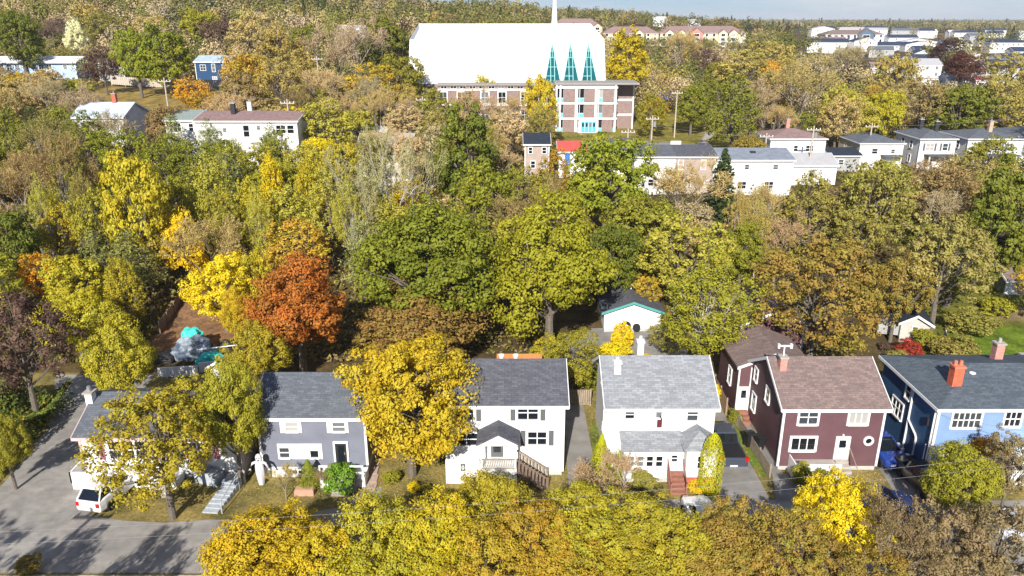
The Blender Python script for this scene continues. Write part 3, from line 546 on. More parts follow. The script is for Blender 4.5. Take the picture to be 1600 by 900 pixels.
MB().box(.9, 1.7, -.04, -.002, .5, 3.8).build('blue_panel', mat('strong_blue', (.06, .18, .5), .6), h); MB().box(-.05, -.002, .1, 5.9, .4, 4).build('blue_side', mat('sea_blue', (.1, .3, .48), .6), h)
back_house('grey_roof_house', 'white house with dark grey roof between red-roofed house and duplex', 15.4, 18.5, 117, 7, 8.7, 1.5, WSID, SLATE, wins=[(1.9, 2, .9, .9), (2.8, 4.3, .7, .8)])
h = back_house('duplex_house', 'white and beige duplex with half pale, half dark roof', 17.85, 29.4, 111, 9, 9.05, .9, WSID, GREYR, 'gx', wins=[(6.6, 1.8, .6, 1.3), (9.9, 1.8, .6, 1.3), (1.3, 4.4, .5, .9), (2.4, 4.2, .7, .9), (7.8, 4.3, .8, 1), (10.6, 4.4, .7, .9)])
MB().box(5.9, 11.45, -.04, -.002, .3, 5.6).build('beige_front', PINKSID, h); MB().add([(5.9, -.34, h['e']-.07+.17), (11.9, -.34, h['e']-.07+.17), (11.9, 4.5, h['e']+.9+.17), (5.9, 4.5, h['e']+.9+.17)], [(0, 1, 2, 3)]).build('dark_roof_half', SLATE, h, (0, 0, .02))
h = back_house('white_row_house', 'white house with long grey roof right of the spruce', 29.9, 41.1, 112, 9, 8.4, .95, WSID, mat('grey_blue_felt', (.23, .26, .31), .85, .2, 1), 'gx', wins=[(2.0, 1.7, .6, .9), (4.5, 1.3, .6, .6), (8.7, 1.3, .7, .6), (4.0, 4.2, 1.2, 1), (8, 4.2, 1.2, 1)])
MB().box(5.5, 6.3, 2.2, 2.7, h['e']+.4, h['e']+.9).build('skylight', DARKM, h)
back_house('brown_hip_house', 'white square house with brown hipped roof beside the leaning pole', 42.9, 51.9, 128, 8, 9.1, 1.25, WSID, PINKR, 'hip', wins=[(4.2, 2.0, .6, .9), (6.5, 2.0, 1.2, .9)], chim=[(4, 4.5, PINKBRICK)], side=[(4, 2, .7, .9)])
back_house('low_grey_house', 'low white house with light grey roof below the brown hipped roof', 43.5, 50.5, 119, 7, 6.4, 1.2, WSID, mat('light_grey_roof', (.42, .42, .43), .85, .1, 1), 'gx', wins=[(3.2, 1.6, .6, .8)], side=[(3, 1.6, .7, 1)])
back_house('dark_low_house', 'low dark-roofed house behind the light grey roof', 53.8, 59, 130, 6, 6.0, .8, GRSID, DARKR, wins=[(2, 1.5, .8, .8)])
h = back_house('cream_side_house', 'white house with cream side wall and grey hipped roof', 59.2, 66.4, 131, 9, 7.9, 1.2, WSID, GREYR, 'hip', wins=[(2.5, 1.7, .9, .8), (5.6, 1.6, .6, .6)], side=[(3, 1.8, .7, 1), (6, 1.8, .7, 1)])
MB().box(-.05, -.002, .05, 8.95, .3, 4.5).build('cream_side', CREAM, h); MB().box(3.6, 6.9, -1.5, -.02, 2.6, 2.75).build('porch_roof', GREYR, h); MB().box(3.8, 6.8, -1.3, -.02, .1, .9).build('porch_base', WHITE, h)
for lab, x0, x1, chs in (('white two-storey house with two black chimneys', 69.3, 75.2, [(2.4, 5.5, BLACKB), (3.6, 2.6, BLACKB)]), ('white two-storey house with a single tan chimney', 77.4, 86.6, [(5.0, 3.0, TANB)])):
    w_ = x1-x0
    h = back_house('two_storey_house', lab, x0, x1, 131, 9, 8.65, 1.2, WSID, GREYR, 'hip', wins=[(w_*.28, 1.9, 1.3, 1.1), (w_*.72, 1.9, .8, 1.1), (w_*.3, 4.4, 1.3, 1.2)], chim=chs, side=[(3, 1.9, .8, 1.2), (6, 1.9, .8, 1.2), (3, 4.3, .8, 1.2)])
    for u in (w_*.28, w_*.72):
        e_ = 8.65-h.location.z-1.9; shutters(h, u, e_, 1.3 if u < w_*.5 else .8, 1.1)
    MB().box(w_*.15, w_*.9, -1.8, -.02, 2.55, 2.72).build('porch_roof', SLATE, h)
    for x in (w_*.18, w_*.86): MB().box(x-.1, x+.1, -1.7, -1.5, 0, 2.55).build('porch_post', TRIM, h)
    MB().box(w_*.15, w_*.9, -1.8, -.02, -.5, .3).build('porch_base', CONC, h)
back_house('grey_roof_terrace', 'long grey-roofed house at the end of the street', 87.5, 104, 134, 9, 8.6, 1.3, WSID, GREYR, 'hip', wins=[(2, 2, 1, 1.1), (5, 2, 1, 1.1)])
h = back_house('blue_bungalow', 'pale blue bungalow with long white roof on the hill', -127, -104, 190, 8, 18.1, 1.0, mat('pale_blue_wall', (.42, .56, .78), .7), mat('white_roof', (.72, .72, .72), .7), 'gx', wins=[(3.5+i*1.9, 1.7, 1.1, 1.1) for i in range(8)]+[(20.6, 1.6, .9, .9)], over=.7)
back_house('hill_house', 'white house behind the green-gold trees on the hill', -98.5, -92.6, 190, 7, 17.9, 1.1, GRSID, GREYR, wins=[(4.4, 1.8, 1.0, .9), (2.0, 1.8, .8, .9)])
h = back_house('dark_blue_house', 'dark blue two-storey house with pale blue roof on the hill', -75.4, -67.3, 190, 8, 18.1, 1.2, mat('navy_siding', (.022, .07, .17), .7), mat('pale_blue_shingle', (.38, .48, .58), .8, .2, 1), 'gx', wins=[(1.8, 1.9, 1.2, 1.2), (4.3, 2.2, .7, 1.7), (7.0, 1.9, 1.2, 1.2), (4.3, 4.6, 1.0, 1.2), (7.0, 4.6, 1.0, 1.2)])
back_house('pale_gable_house', 'pale house roof glimpsed in the woods above the hillside', -55.5, -47.6, 260, 8, 23.5, 2.0, WSID, mat('pale_grey_roof', (.6, .6, .62), .8), wins=[(3, 2, 1, 1)])
# ---------------------------------------------------------------- church and school block on the rise
ROOFW = mat('white_church_roof', (.78, .78, .78), .55, .05, .25); CHBRICK = mat('mauve_brick', (.27, .195, .18), .85, .08, 1.2, kind='brick', size=.12); TEAL = mat('teal_frame', (.30, .62, .60), .6, .05, 2); TEALG = mat('teal_glass', (.012, .10, .115), .12, .25, .8, spec=.6); AQUA = mat('aqua_panel', (.16, .56, .60), .5, .05, 2); SKYB = mat('sky_blue_door', (.10, .42, .62), .5, .05, 2)
ch = thing('church', 'huge white steep-roofed church hall with three pointed teal windows and a spire', 'church', (0, 170, 6.5))
zb = 6.5
def cy_at(z): return 170 + (z-14.6)*8/12.1 - 170      # depth of the front roof plane at height z
XL, XR, ZE, ZK, ZR = -22.3, 20.1, 14.6, 23.7, 26.8
def roof_sheet():
    v = []; 
    for back in (0, 1):
        def P(x, z): y = cy_at(z); return (x, 2*cy_at(ZR)-y if back else y, z-zb)
        v += [P(XL, ZE), P(XR, ZE), P(XR, ZK), P(XR-2.9, ZR), P(XL+1.9, ZR), P(XL, ZK)]
    return MB().add(v, [(0,1,2,3,4,5), (11,10,9,8,7,6), (0,5,11,6), (2,1,7,8), (3,2,8,9), (5,4,10,11), (1,0,6,7)])
roof_sheet().build('roof', ROOFW, ch)
gg = mat('fold_shade_grey', (.20, .22, .26), .7)  # painted shade of the roof's folded left end, laid on as a grey strip
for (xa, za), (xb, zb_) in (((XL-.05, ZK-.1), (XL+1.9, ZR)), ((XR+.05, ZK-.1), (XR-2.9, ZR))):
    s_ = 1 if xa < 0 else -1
    MB().add([(xa, cy_at(za)-.12, za-zb), (xb, cy_at(zb_)-.12, zb_-zb), (xb+s_*.1, cy_at(zb_-1)-.12, zb_-1-zb), (xa+s_*.95, cy_at(za)-.12, za-zb)], [(0, 1, 2, 3)]).build('fold_strip', gg if s_ > 0 else ROOFW, ch)
MB().box(XL+2, XR-.4, .2, 15.5, -4, ZE-zb-.02).build('hall_wall', CHBRICK, ch)
for i in range(34):                                                   # standing seams of the sheet roof
    x = XL+1.2+i*1.2; zt_ = ZR-.06 if XL+1.9 < x < XR-2.9 else ZK-.1
    if x < XR-.3: MB().add([(x-.03, cy_at(ZE+.1)-.002, ZE+.1-zb), (x+.03, cy_at(ZE+.1)-.002, ZE+.1-zb), (x+.03, cy_at(zt_)-.002, zt_-zb), (x-.03, cy_at(zt_)-.002, zt_-zb), (x, cy_at(ZE+.1)-.05, ZE+.1-zb), (x, cy_at(zt_)-.05, zt_-zb)], [(0, 4, 5, 3), (4, 1, 2, 5)]).build('roof_seam', ROOFW, ch)
sp = MB().lathe([(.75, 0), (.62, 1.2), (.02, 13)], 8, (9.3, cy_at(ZR), ZR-zb-.4)).build('spire', ROOFW, ch)
MB().box(9.25, 9.35, cy_at(ZR)-.05, cy_at(ZR)+.05, ZR-zb+12.3, ZR-zb+14).box(8.9, 9.7, cy_at(ZR)-.05, cy_at(ZR)+.05, ZR-zb+13.2, ZR-zb+13.35).build('cross', GREYM, sp)
for x in (8.75, 12.7, 16.6):
    def Q(dx, z, o): return (x+dx, cy_at(z)-o, z-zb)
    zt = 22.9; w = 1.75
    MB().add([Q(-w, ZE, .1), Q(w, ZE, .1), Q(0, zt, .1)], [(0, 1, 2)]).build('pointed_window', TEALG, ch)
    pw = ch.children[-1]; f_ = MB()
    def bar(a, b, t): 
        f_.tube([Q(a[0], a[1], .16), Q(b[0], b[1], .16)], t, 4)
    bar((-w, ZE), (0, zt), .1); bar((w, ZE), (0, zt), .1); bar((-w, ZE+.1), (w, ZE+.1), .1); bar((-.42, ZE), (-.42, ZE+(zt-ZE)*.72), .09); bar((.42, ZE), (.42, ZE+(zt-ZE)*.72), .09); bar((0, ZE+5.4), (0, zt), .06)
    for zz in (1.6, 3.4, 5.3, 6.6):
        hw = w*(1-zz/(zt-ZE)); bar((-hw if zz in (1.6, 3.4) else -.42, ZE+zz), (hw if zz in (3.4,) else .42, ZE+zz), .08)
    f_.build('mullion', TEAL, pw)
    for s_ in (-1, 1): MB().add([Q(s_*w, ZE, .0), Q(0, zt, .0), Q(0, zt, .35), Q(s_*(w+.02), ZE, .35)], [(0, 1, 2, 3)]).build('reveal', ROOFW, pw)

sc = thing('school_block', 'three-storey brick school block with white frame and aqua windows before the church', 'school', (9.1, 163.5, 5.0))
H3, F = 10.1, [.3, 3.35, 6.45, 9.45]
MB().box(0, 12.7, .3, 8, -2, H3-.1).build('wall', WHITE, sc); MB().box(-.3, 17.2, -.3, 8, H3-.1, H3+.25).build('roof', mat('gravel_roof', (.32, .30, .28), .9), sc)
for z in (3.1, 6.2, 9.4): MB().box(-.1, 12.8, -.12, .3, z-.18, z+.2).build('floor_band', TRIM, sc)
for x in (.15, .95, 12.4): MB().box(x-.15, x+.15, -.15, .3, -1, H3-.1).build('pier', TRIM, sc)
for j in range(3):
    z0, z1 = F[j]+.02, [2.9, 6.0, 9.2][j]
    for x0, x1 in ((1.6, 4.0), (5.9, 8.1), (9.8, 12.0)):
        if j == 0 and x0 == 5.9: continue
        MB().box(x0, x1, -.05, .3, z0, z1).build('brick_panel', CHBRICK, sc)
    for x0, x1 in ((.3, .8), (1.1, 1.6), (4.0, 5.9), (8.1, 9.8), (12.0, 12.25)):
        if j == 0 and x0 in (4.0, 8.1): x0, x1 = (4.0, 4.9) if x0 == 4.0 else (9.0, 9.8)
        wn_ = MB().box(x0+.05, x1-.05, .12, .296, z0, z0+.8).build('aqua_panel', AQUA, sc)
        MB().add([(x0+.05, .2, z0+.85), (x1-.05, .2, z0+.85), (x1-.05, .2, z1), (x0+.05, .2, z1)], [(0, 1, 2, 3)]).build('pane', GLASS, wn_)
        m = MB().box(x0+.02, x1-.02, .08, .28, z0+.78, z0+.86)
        if x1-x0 > .9: m.box(x0+(x1-x0)*.5-.05, x0+(x1-x0)*.5+.05, .08, .28, z0, z1).box(x0+.02, x0+.6, .07, .29, z0, z1)
        m.build('mullion', TRIM, wn_)
e_ = MB().box(4.95, 8.95, .1, .296, .3, 2.9).build('entrance', WHITE, sc)
for i in range(4): MB().box(5.45+i*.78, 6.15+i*.78, .02, .1, .3, 2.45).build('door', SKYB, e_); MB().box(5.6+i*.78, 6.0+i*.78, .0, .02, 1.4, 2.2).build('pane', GLASS, e_)
for i in range(5): MB().box(4.6-.35*i, 9.3+.45*i, -.15-.55*(i+1), -.15-.55*i-.003, -1.5, .3-.17*i).build('step', mat('white_stone', (.72, .72, .7), .8), sc)
MB().box(12.75, 16.9, 4.2, 9, -1.5, H3-.1).build('side_wing', TRIM, sc)
for z0, z1 in ((.5, 3.2), (3.7, 6.3), (6.8, 9.5)): MB().box(13.0, 16.6, 4.1, 4.196, z0, z1).build('brick_panel', CHBRICK, sc)
lw = thing('hall_wing', 'low brick wing with white bands stretching along the church behind the trees', 'building', (-15.5, 166, 5.5))
MB().box(0, 24.4, 0, 8, -2, 9.1).build('wall', CHBRICK, lw); MB().box(-.3, 24.5, -.3, 8.2, 9.1, 9.4).build('roof', mat('gravel_roof', (.32, .30, .28)), lw)
for z in (8.2, 5.1): MB().box(-.1, 24.5, -.12, -.003, z-.15, z+.25).build('floor_band', TRIM, lw)
for x in (1, 4.8, 9.8, 13.4, 18.2, 22): win(lw, 'f', x, 5.55, 1.5, 2.2, 24, 8, 2, 2, b=.2); win(lw, 'f', x, 2.0, 1.5, 2.2, 24, 8, 2, 2, b=.2)
for i in range(12): win(lw, 'f', 1.2+i*2, 8.55, 1.2, .4, 24, 8, 2, 1, b=.05)

# ---------------------------------------------------------------- far blocks and the town
def block(name, label, x0, x1, y, D_, eave_z, rise, wall, roof, rows, cols, base, gables=(), bays=None, cat='apartment block'):
    h = house(name, label, (x0, y, base), x1-x0, D_, eave_z-base, rise, wall, roof, 'hip', found=.2, base=-6, over=.6, corner=False, cat=cat)
    W_ = x1-x0
    for r_ in range(rows):
        for c_ in range(cols): win(h, 'f', W_*(c_+.5)/cols, (eave_z-base)*(r_+.3)/rows, 1.5, 1.6, W_, D_, 1, 1, b=.25)
    for u, w, m in gables:
        g = MB().prism([(u-w/2, .3), (u+w/2, .3), (u+w/2, eave_z-base), (u, eave_z-base+w*.36), (u-w/2, eave_z-base)], 'y', -1.6, -.02).build('gable_bay', m, h)
        for sg in (-1, 1):
            x1_ = u+sg*(w/2+.4); zz = eave_z-base
            MB().add([(x1_, -2, zz-.2), (x1_, 3, zz-.2), (u, 3, zz+w*.36+.15), (u, -2, zz+w*.36+.15), (x1_, -2, zz+.1), (x1_, 3, zz+.1), (u, 3, zz+w*.36+.45), (u, -2, zz+w*.36+.45)], [(0,1,2,3),(4,7,6,5),(0,4,5,1),(1,5,6,2),(2,6,7,3),(3,7,4,0)]).build('gable_roof', roof, h)
        for r_ in range(rows): win(h, 'f', u, (eave_z-base)*(r_+.3)/rows, w*.4, 1.7, W_, D_, 2, 1, b=.3).location.y = -1.6
    return h
SALMON = mat('salmon_wall', (.55, .27, .24), .8); CREAMW = mat('cream_wall', (.72, .62, .42), .8)
block('apartment_block', 'long cream apartment block with pink-brown roof and small gables', 100, 158, 545, 16, 18.2, 4.6, CREAMW, PINKR, 4, 12, 7, [(6, 6, CREAMW), (14, 6, CREAMW), (24, 9, SALMON), (42, 6, CREAMW), (49, 6, CREAMW)])
block('apartment_block', 'cream apartment wing with pink-brown roof behind the church end', 62, 99.4, 548, 14, 18.0, 4.4, CREAMW, PINKR, 4, 8, 8, [(10, 6, CREAMW), (24, 6, CREAMW)])
block('apartment_block', 'pink-brown roofed block directly behind the church spire', 28, 66, 590, 16, 21.5, 6, SALMON, PINKR, 3, 8, 14, [(34, 7, CREAMW)])
h = block('apartment_block', 'white apartment block with brown roof and dark blue bays', 234.6, 278.7, 605, 15, 16.2, 3.2, WHITE, BROWNR, 4, 9, 4.5, [(30, 12, mat('slate_blue_wall', (.10, .16, .24), .8))])
for i in range(5): MB().box(3+i*4.6, 4.6+i*4.6, -.3, -.02, 1, 11).build('dark_bay', mat('dark_bay', (.06, .06, .08), .8), h)
town = [(261.6, 287.3, 577, 9.3, 'DARK', 'gx', 'white town house with navy roof at the foot of the apartment block'), (274, 297, 560, 10.4, 'DARK', 'gy', 'gable-fronted white town house with navy roof'), (297.5, 318, 556, 10.8, 'DARK', 'gx', 'wide white town house with navy roof behind the purple trees'), (319, 343, 537, 12.3, 'DARK', 'hip', 'big white boxy town building with flat navy roof'),
        (265, 278, 528, 8.1, 'DARK', 'gx', 'small white house with navy roof before the gable-fronted one'), (266, 275, 478, 7.4, 'DARK', 'gx', 'little white house tucked behind the dark purple tree'), (169, 181, 336, 9.2, 'PALE', 'gx', 'white two-storey box house nearest the golden woods'), (213, 223, 425, 7.6, 'DARK', 'gx', 'low house with long dark roof behind the white box house'),
        (178, 185.5, 372, 8.6, 'GREY', 'gy', 'grey gabled house beside the white box house'), (161, 170, 356, 7.4, 'PINK', 'gx', 'brown-roofed low house in front of the grey gable'), (203, 215, 343, 8.5, 'DARK', 'gx', 'grey and white house with navy roof under the golden hill'), (252, 270, 414, 8.0, 'DARK', 'gx', 'long pale blue-fronted house with navy roof'), (148, 157, 292, 7.2, 'WHITE', 'hip', 'low white flat-roofed house half sunk in trees'),
        (159, 167, 290, 7.0, 'PALE', 'gx', 'pale grey roof showing above the golden trees'), (164, 169.5, 280, 7.2, 'RED', 'gx', 'small white house with dark red roof'), (420, 450, 900, 18, 'PALE', 'hip', 'distant grey block on the far slope'), (452, 476, 905, 18.5, 'WHITE', 'gx', 'distant white block with bright roof'), (488, 509, 900, 17.9, 'PINK', 'hip', 'distant pinkish flat-roofed block'), (531, 548, 900, 16.5, 'DARK', 'gx', 'distant white house with dark roof on the skyline slope'), (476, 489, 880, 14, 'WHITE', 'gx', 'distant small white house below the blocks'), (338, 347, 880, 16, 'WHITE', 'gx', 'lone white house before the dark woods'),
        (120, 132, 690, 27, 'WHITE', 'gx', 'white house on the skyline above the apartments'), (150, 160, 690, 25, 'PALE', 'gx', 'pale house on the wooded skyline'), (190, 200, 400, 8.0, 'DARK', 'gx', 'white house with navy roof in the middle of town'), (228, 238, 455, 8.6, 'DARK', 'gy', 'gabled white house beyond the purple trees'), (300, 312, 480, 9.0, 'DARK', 'gx', 'white house below the big boxy building'), (240, 250, 380, 8.2, 'GREY', 'gx', 'grey-roofed white house on the town edge'), (360, 380, 620, 11, 'DARK', 'gx', 'white terrace with navy roof at the far side of town'), (345, 356, 560, 10.5, 'PALE', 'gx', 'pale-roofed house beside the big boxy building')]
RM = {'DARK': mat('navy_roof', (.03, .045, .085), .8, .15, .4), 'PALE': mat('town_grey_roof', (.4, .4, .42), .8), 'GREY': GREYR, 'PINK': PINKR, 'WHITE': mat('bright_roof', (.74, .74, .74), .7), 'RED': mat('dark_red_roof', (.28, .06, .06), .8)}
for x0, x1, y, ez, rc, rt, lab in town:
    w = x1-x0; b = tz((x0+x1)/2, y) - .5; ez = min(ez, b+6.5) if y > 640 else ez; b = min(b, ez-2.8)
    n = max(2, int(w/3.2)); fl = 2 if ez-b > 4.6 else 1
    back_house('town_house', lab, x0, x1, y, min(9, w*.8), ez, min(2.4, w*.2), GRSID if rc == 'GREY' else WSID, RM[rc], rt, base=b, wins=[(w*(i+.5)/n, 1.7+2.6*r_, 1.0, 1.1) for i in range(n) for r_ in range(fl)], cat='house', group='houses of the far town')
rnt = random.Random(77); nt = 0
while nt < 36:                                                      # further roofs of the same town, each at its own spot
    y = rnt.uniform(300, 1000); u = rnt.uniform(.36, .72); x = u*y; w = rnt.uniform(12, 17) if y < 520 else rnt.uniform(16, 28)
    if any(abs(x-(a+b)/2) < (b-a)/2+w and abs(y-c) < 16 for a, b, c, *_ in town): continue
    if y < 420 and u < .45: continue
    ez = tz(x, y)+(rnt.uniform(4, 6.2) if y < 520 else rnt.uniform(5.5, 8)); town.append((x-w/2, x+w/2, y, ez, '', '', ''))
    rc = rnt.choice(['DARK', 'DARK', 'DARK', 'PALE', 'GREY', 'PINK'])
    back_house('town_house', {'DARK': 'small white house with navy roof scattered in the far town', 'PALE': 'small white house with pale roof scattered in the far town', 'GREY': 'small grey house with grey roof scattered in the far town', 'PINK': 'small white house with pink-brown roof scattered in the far town'}[rc], x-w/2, x+w/2, y, 8, ez, 2.2, GRSID if rc == 'GREY' else WSID, RM[rc], rnt.choice(['gx', 'gx', 'gy']), rz=rnt.uniform(-.25, .25), base=tz(x, y)-.5, wins=[(w*.25, 1.8, 1.1, 1.2), (w*.7, 1.8, 1.1, 1.2)], cat='house', group='scattered houses of the far town ' + rc.lower()); nt += 1

# ---------------------------------------------------------------- poles and wires
POLE = mat('pole_wood', (.50, .43, .36), .9, .2, 4); CABLE = mat('cable', (.3, .3, .31), .6)
def pole(label, x, y, h_, lamp=False, arm=True, transformer=False, rz=0):
    p = thing('utility_pole', label, 'utility pole', (x, y, tz(x, y)), rz)
    MB().tube([(0, 0, -.5), (0, 0, h_)], [.17, .11], 8).build('shaft', POLE, p)
    if arm:
        MB().box(-1.1, 1.1, -.07, .07, h_-.7, h_-.56).build('crossarm', POLE, p)
        ins = MB().lathe([(.05, 0), (.09, .06), (.05, .2)], 8).mesh('insulator', WHITE)
        for u in (-1, -.4, .4, 1): obj('insulator', ins, p, (u, 0, h_-.56))
    if transformer: MB().lathe([(.28, 0), (.28, .8), (.1, .9)], 10, (.4, 0, h_-1.9)).build('transformer', GREYM, p)
    if lamp:
        MB().tube([(0, 0, h_-2.2), (.9, .5, h_-1.7), (1.4, .8, h_-1.7)], .05).build('lamp_arm', GREYM, p); MB().box(1.2, 1.75, .65, .95, h_-1.8, h_-1.65).build('lamp_head', GREYM, p)
    return p
pole('tall street pole with a lamp arm throwing its shadow over the road', -27.4, 24.6, 9.3, True)
pole('street pole with crossarm beside the trees below the blue house', 33, 33.0, 9.0)
for lab, x, y, h_, tr in (('wooden pole standing on the school parking lot edge', 23.6, 131, 8.5, True), ('thin pole on the school lawn beside the conical tree', 33.5, 160, 9.5, False), ('wooden pole with transformer beside the big olive tree', 41.4, 126, 7.0, False), ('white-topped pole in front of the brown hipped roof', 47.0, 121, 9.0, True), ('short pole behind the cream-sided house', 62.0, 134, 7.5, False), ('pole at the end of the street past the tan chimney', 88, 131, 9.5, False),
                      ('pole in front of the dry grass field on the hill', -60.5, 138, 9.0, False), ('pole right of the long row house', -34.6, 121, 9.5, False), ('pole in the woods left of the church', -39, 160, 12.5, False), ('slim pole below the left end of the church', -15.7, 138, 9.0, False), ('thin pole on the parking lot beside the red-roofed house', 19.0, 127, 7.0, False)):
    pole(lab, x, y, h_, transformer=tr)
def wire(label, pts, sag, r=.016, name='overhead_wire'):
    m = MB()
    for (a, b) in zip(pts[:-1], pts[1:]):
        q = [(a[0]+(b[0]-a[0])*t, a[1]+(b[1]-a[1])*t, a[2]+(b[2]-a[2])*t-4*sag*t*(1-t)) for t in np.linspace(0, 1, 15)]
        m.tube(q, r, 4)
    tag(m.build(name, CABLE), label, 'wire')
for i, u in enumerate((-1, 1)):
    wire(['overhead wire along the street, the one closest to the houses', 'overhead wire along the street, the one farthest from the houses'][i], [(-90, 25-u*.4, 8.8), (-27.4, 24.6-u*.4, 8.8), (33, 33-u*.4, 8.5), (90, 34-u*.4, 8.4)], .8, .005)
wire('service wire slung from the street pole towards the blue house', [(33, 33, 8.3), (26.5, 42.1, 4.9)], .4, .008)
wire('telephone wire behind the street of white houses', [(23.6, 131, 11), (41.4, 126, 10), (47, 121, 11.4), (62, 134, 10.5), (88, 131, 12.5)], .5, .012)
wire('telephone wire on the hill above the row house', [(-60.5, 138, 18.5), (-34.6, 121, 16), (-15.7, 138, 13.8)], .6, .012)
# ---------------------------------------------------------------- vehicles
TYRE = mat('tyre_rubber', (.018, .018, .019), .85, .1, 8); RIM = mat('wheel_rim', (.5, .5, .52), .35, .05, 5, metal=.8); CARGLASS = mat('car_glass', (.01, .013, .018), .05, .02, 3, spec=.7); LAMPW = mat('headlamp', (.8, .8, .82), .15); LAMPR = mat('tail_lamp', (.5, .01, .01), .2); PLATE = mat('number_plate', (.75, .75, .72), .5)
_tyre = MB().lathe([(.19, -.1), (.29, -.11), (.325, -.08), (.325, .08), (.29, .11), (.19, .1)], 22).mesh('tyre', TYRE, True)
_rim = MB().lathe([(.02, -.06), (.19, -.09), (.2, .09), (.02, .06)], 16).mesh('rim', RIM)
def loft(sts, ring):
    m = MB(); n = len(ring(*sts[0])); vs = [v for s in sts for v in ring(*s)]; k = len(sts)
    return m.add(vs, [(i*n+j, i*n+(j+1) % n, (i+1)*n+(j+1) % n, (i+1)*n+j) for i in range(k-1) for j in range(n)] + [tuple(range(n))[::-1], tuple(range((k-1)*n, k*n))])
def car(name, label, loc, rz, col, kind='hatch', cat='car'):
    t = thing(name, label, cat, loc, rz); P = car_paint('car_paint_'+col[0], col[1])
    ring = lambda y, w, zb, zm, zt: [(-w*.9, y, zb), (-w, y, zb+.12), (-w, y, zm), (-w*.955, y, zt-.04), (-w*.86, y, zt), (w*.86, y, zt), (w*.955, y, zt-.04), (w, y, zm), (w, y, zb+.12), (w*.9, y, zb)]
    if kind == 'hatch':
        st = [(-2.1, .70, .38, .62, .82), (-2.06, .82, .28, .66, .98), (-1.6, .89, .22, .7, 1.02), (-.6, .9, .2, .7, 1.0), (.7, .9, .2, .68, .97), (1.3, .89, .22, .66, .92), (1.85, .82, .25, .6, .8), (2.12, .66, .34, .54, .66)]
        lo = [(-1.98, .74), (.98, .72)]; hi = [(-1.55, .6), (.05, .58)]; zl, zh = .99, 1.5
    elif kind == 'sedan':
        st = [(-2.3, .70, .38, .6, .8), (-2.24, .82, .28, .64, .93), (-1.5, .88, .22, .68, .97), (-.5, .89, .2, .68, .95), (.7, .89, .2, .66, .93), (1.4, .88, .22, .64, .87), (2.0, .82, .25, .58, .76), (2.3, .66, .34, .52, .64)]
        lo = [(-1.55, .72), (1.05, .71)]; hi = [(-.95, .58), (.2, .57)]; zl, zh = .945, 1.42
    else:
        st = [(-2.75, .86, .5, .8, 1.12), (-2.7, .93, .42, .82, 1.16), (-.6, .95, .4, .82, 1.16), (.9, .95, .38, .82, 1.14), (1.5, .94, .4, .8, 1.1), (2.4, .9, .42, .74, 1.02), (2.75, .78, .5, .7, .9)]
        lo = [(-.75, .8), (1.5, .78)]; hi = [(-.6, .68), (.75, .66)]; zl, zh = 1.15, 1.78
    b = loft(st, ring).build('body', P, t, smooth=False)
    bv = b.modifiers.new('soft', 'BEVEL'); bv.width = .05; bv.segments = 2; bv.angle_limit = R_(25)
    (y0, w0), (y1, w1) = lo; (y2, w2), (y3, w3) = hi
    MB().add([(-w0, y0, zl), (w0, y0, zl), (w1, y1, zl-.02), (-w1, y1, zl-.02), (-w2, y2, zh), (w2, y2, zh), (w3, y3, zh), (-w3, y3, zh)], [(0,3,2,1),(4,5,6,7),(0,1,5,4),(1,2,6,5),(2,3,7,6),(3,0,4,7)]).build('windows', CARGLASS, t)
    rf = MB().add([(-w2-.02, y2-.04, zh), (w2+.02, y2-.04, zh), (w3+.02, y3+.04, zh), (-w3-.02, y3+.04, zh), (-w2+.06, y2+.05, zh+.06), (w2-.06, y2+.05, zh+.06), (w3-.06, y3-.1, zh+.05), (-w3+.06, y3-.1, zh+.05)], [(0,3,2,1),(4,5,6,7),(0,1,5,4),(1,2,6,5),(2,3,7,6),(3,0,4,7)]).build('roof', P, t)
    ym = (y2+y3)/2-.1
    for s in (-1, 1):
        for a, b_, r in (((s*w0, y0, zl), (s*w2, y2, zh+.02), .05), ((s*w1, y1, zl-.02), (s*w3, y3, zh+.02), .04), ((s*(w0+w1)/2, ym, zl), (s*(w2+w3)/2, ym, zh+.02), .035)): MB().tube([a, b_], r, 5).build('pillar', P, t)
    fw = 1.28 if kind != 'pickup' else 1.75; rw = -1.32 if kind != 'pickup' else -1.6; sc_ = 1.0 if kind != 'pickup' else 1.18; hw = st[2][1]-.06
    for x in (-hw, hw):
        for y in (fw, rw):
            w = thing('wheel', None, None); w.parent = t; w.location = (x, y, .325*sc_); w.scale = (sc_,)*3
            a = obj('tyre', _tyre, w); a.rotation_euler = (0, math.pi/2, 0); a = obj('rim', _rim, w); a.rotation_euler = (0, math.pi/2, 0)
    f0, r0 = st[-1], st[0]; zf = f0[4]-.1; zr_ = r0[4]-.18
    for s in (-1, 1):
        MB().box(s*f0[1]*.72-.16, s*f0[1]*.72+.16, f0[0]-.25, f0[0]+.015, zf-.02, zf+.1).build('headlight', LAMPW, t)
        MB().box(s*r0[1]*.95-.1, s*r0[1]*.95+.1, r0[0]-.03, r0[0]+.2, zr_, zr_+.26).build('tail_light', LAMPR, t)
        MB().box(s*(w1+.12)-.09, s*(w1+.12)+.09, y1-.35, y1-.22, zl-.02, zl+.12).build('mirror', P, t)
    MB().box(-.25, .25, r0[0]-.04, r0[0]+.03, .55, .68).build('number_plate', PLATE, t)
    if kind == 'pickup':
        MB().box(-.78, .78, -2.6, -.85, 1.13, 1.175).build('bed_cover', mat('bed_cover', (.02, .02, .022), .6), t); MB().box(-.9, .9, -2.86, -2.74, .45, .6).build('bumper', mat('chrome_bumper', (.4, .4, .42), .3, metal=.7), t)
    return t
car('hatchback_car', 'white hatchback parked on the bare edge of the road by the bungalow', (-24.75, 40.7, .02), R_(-11), ('white', (.80, .80, .81)))
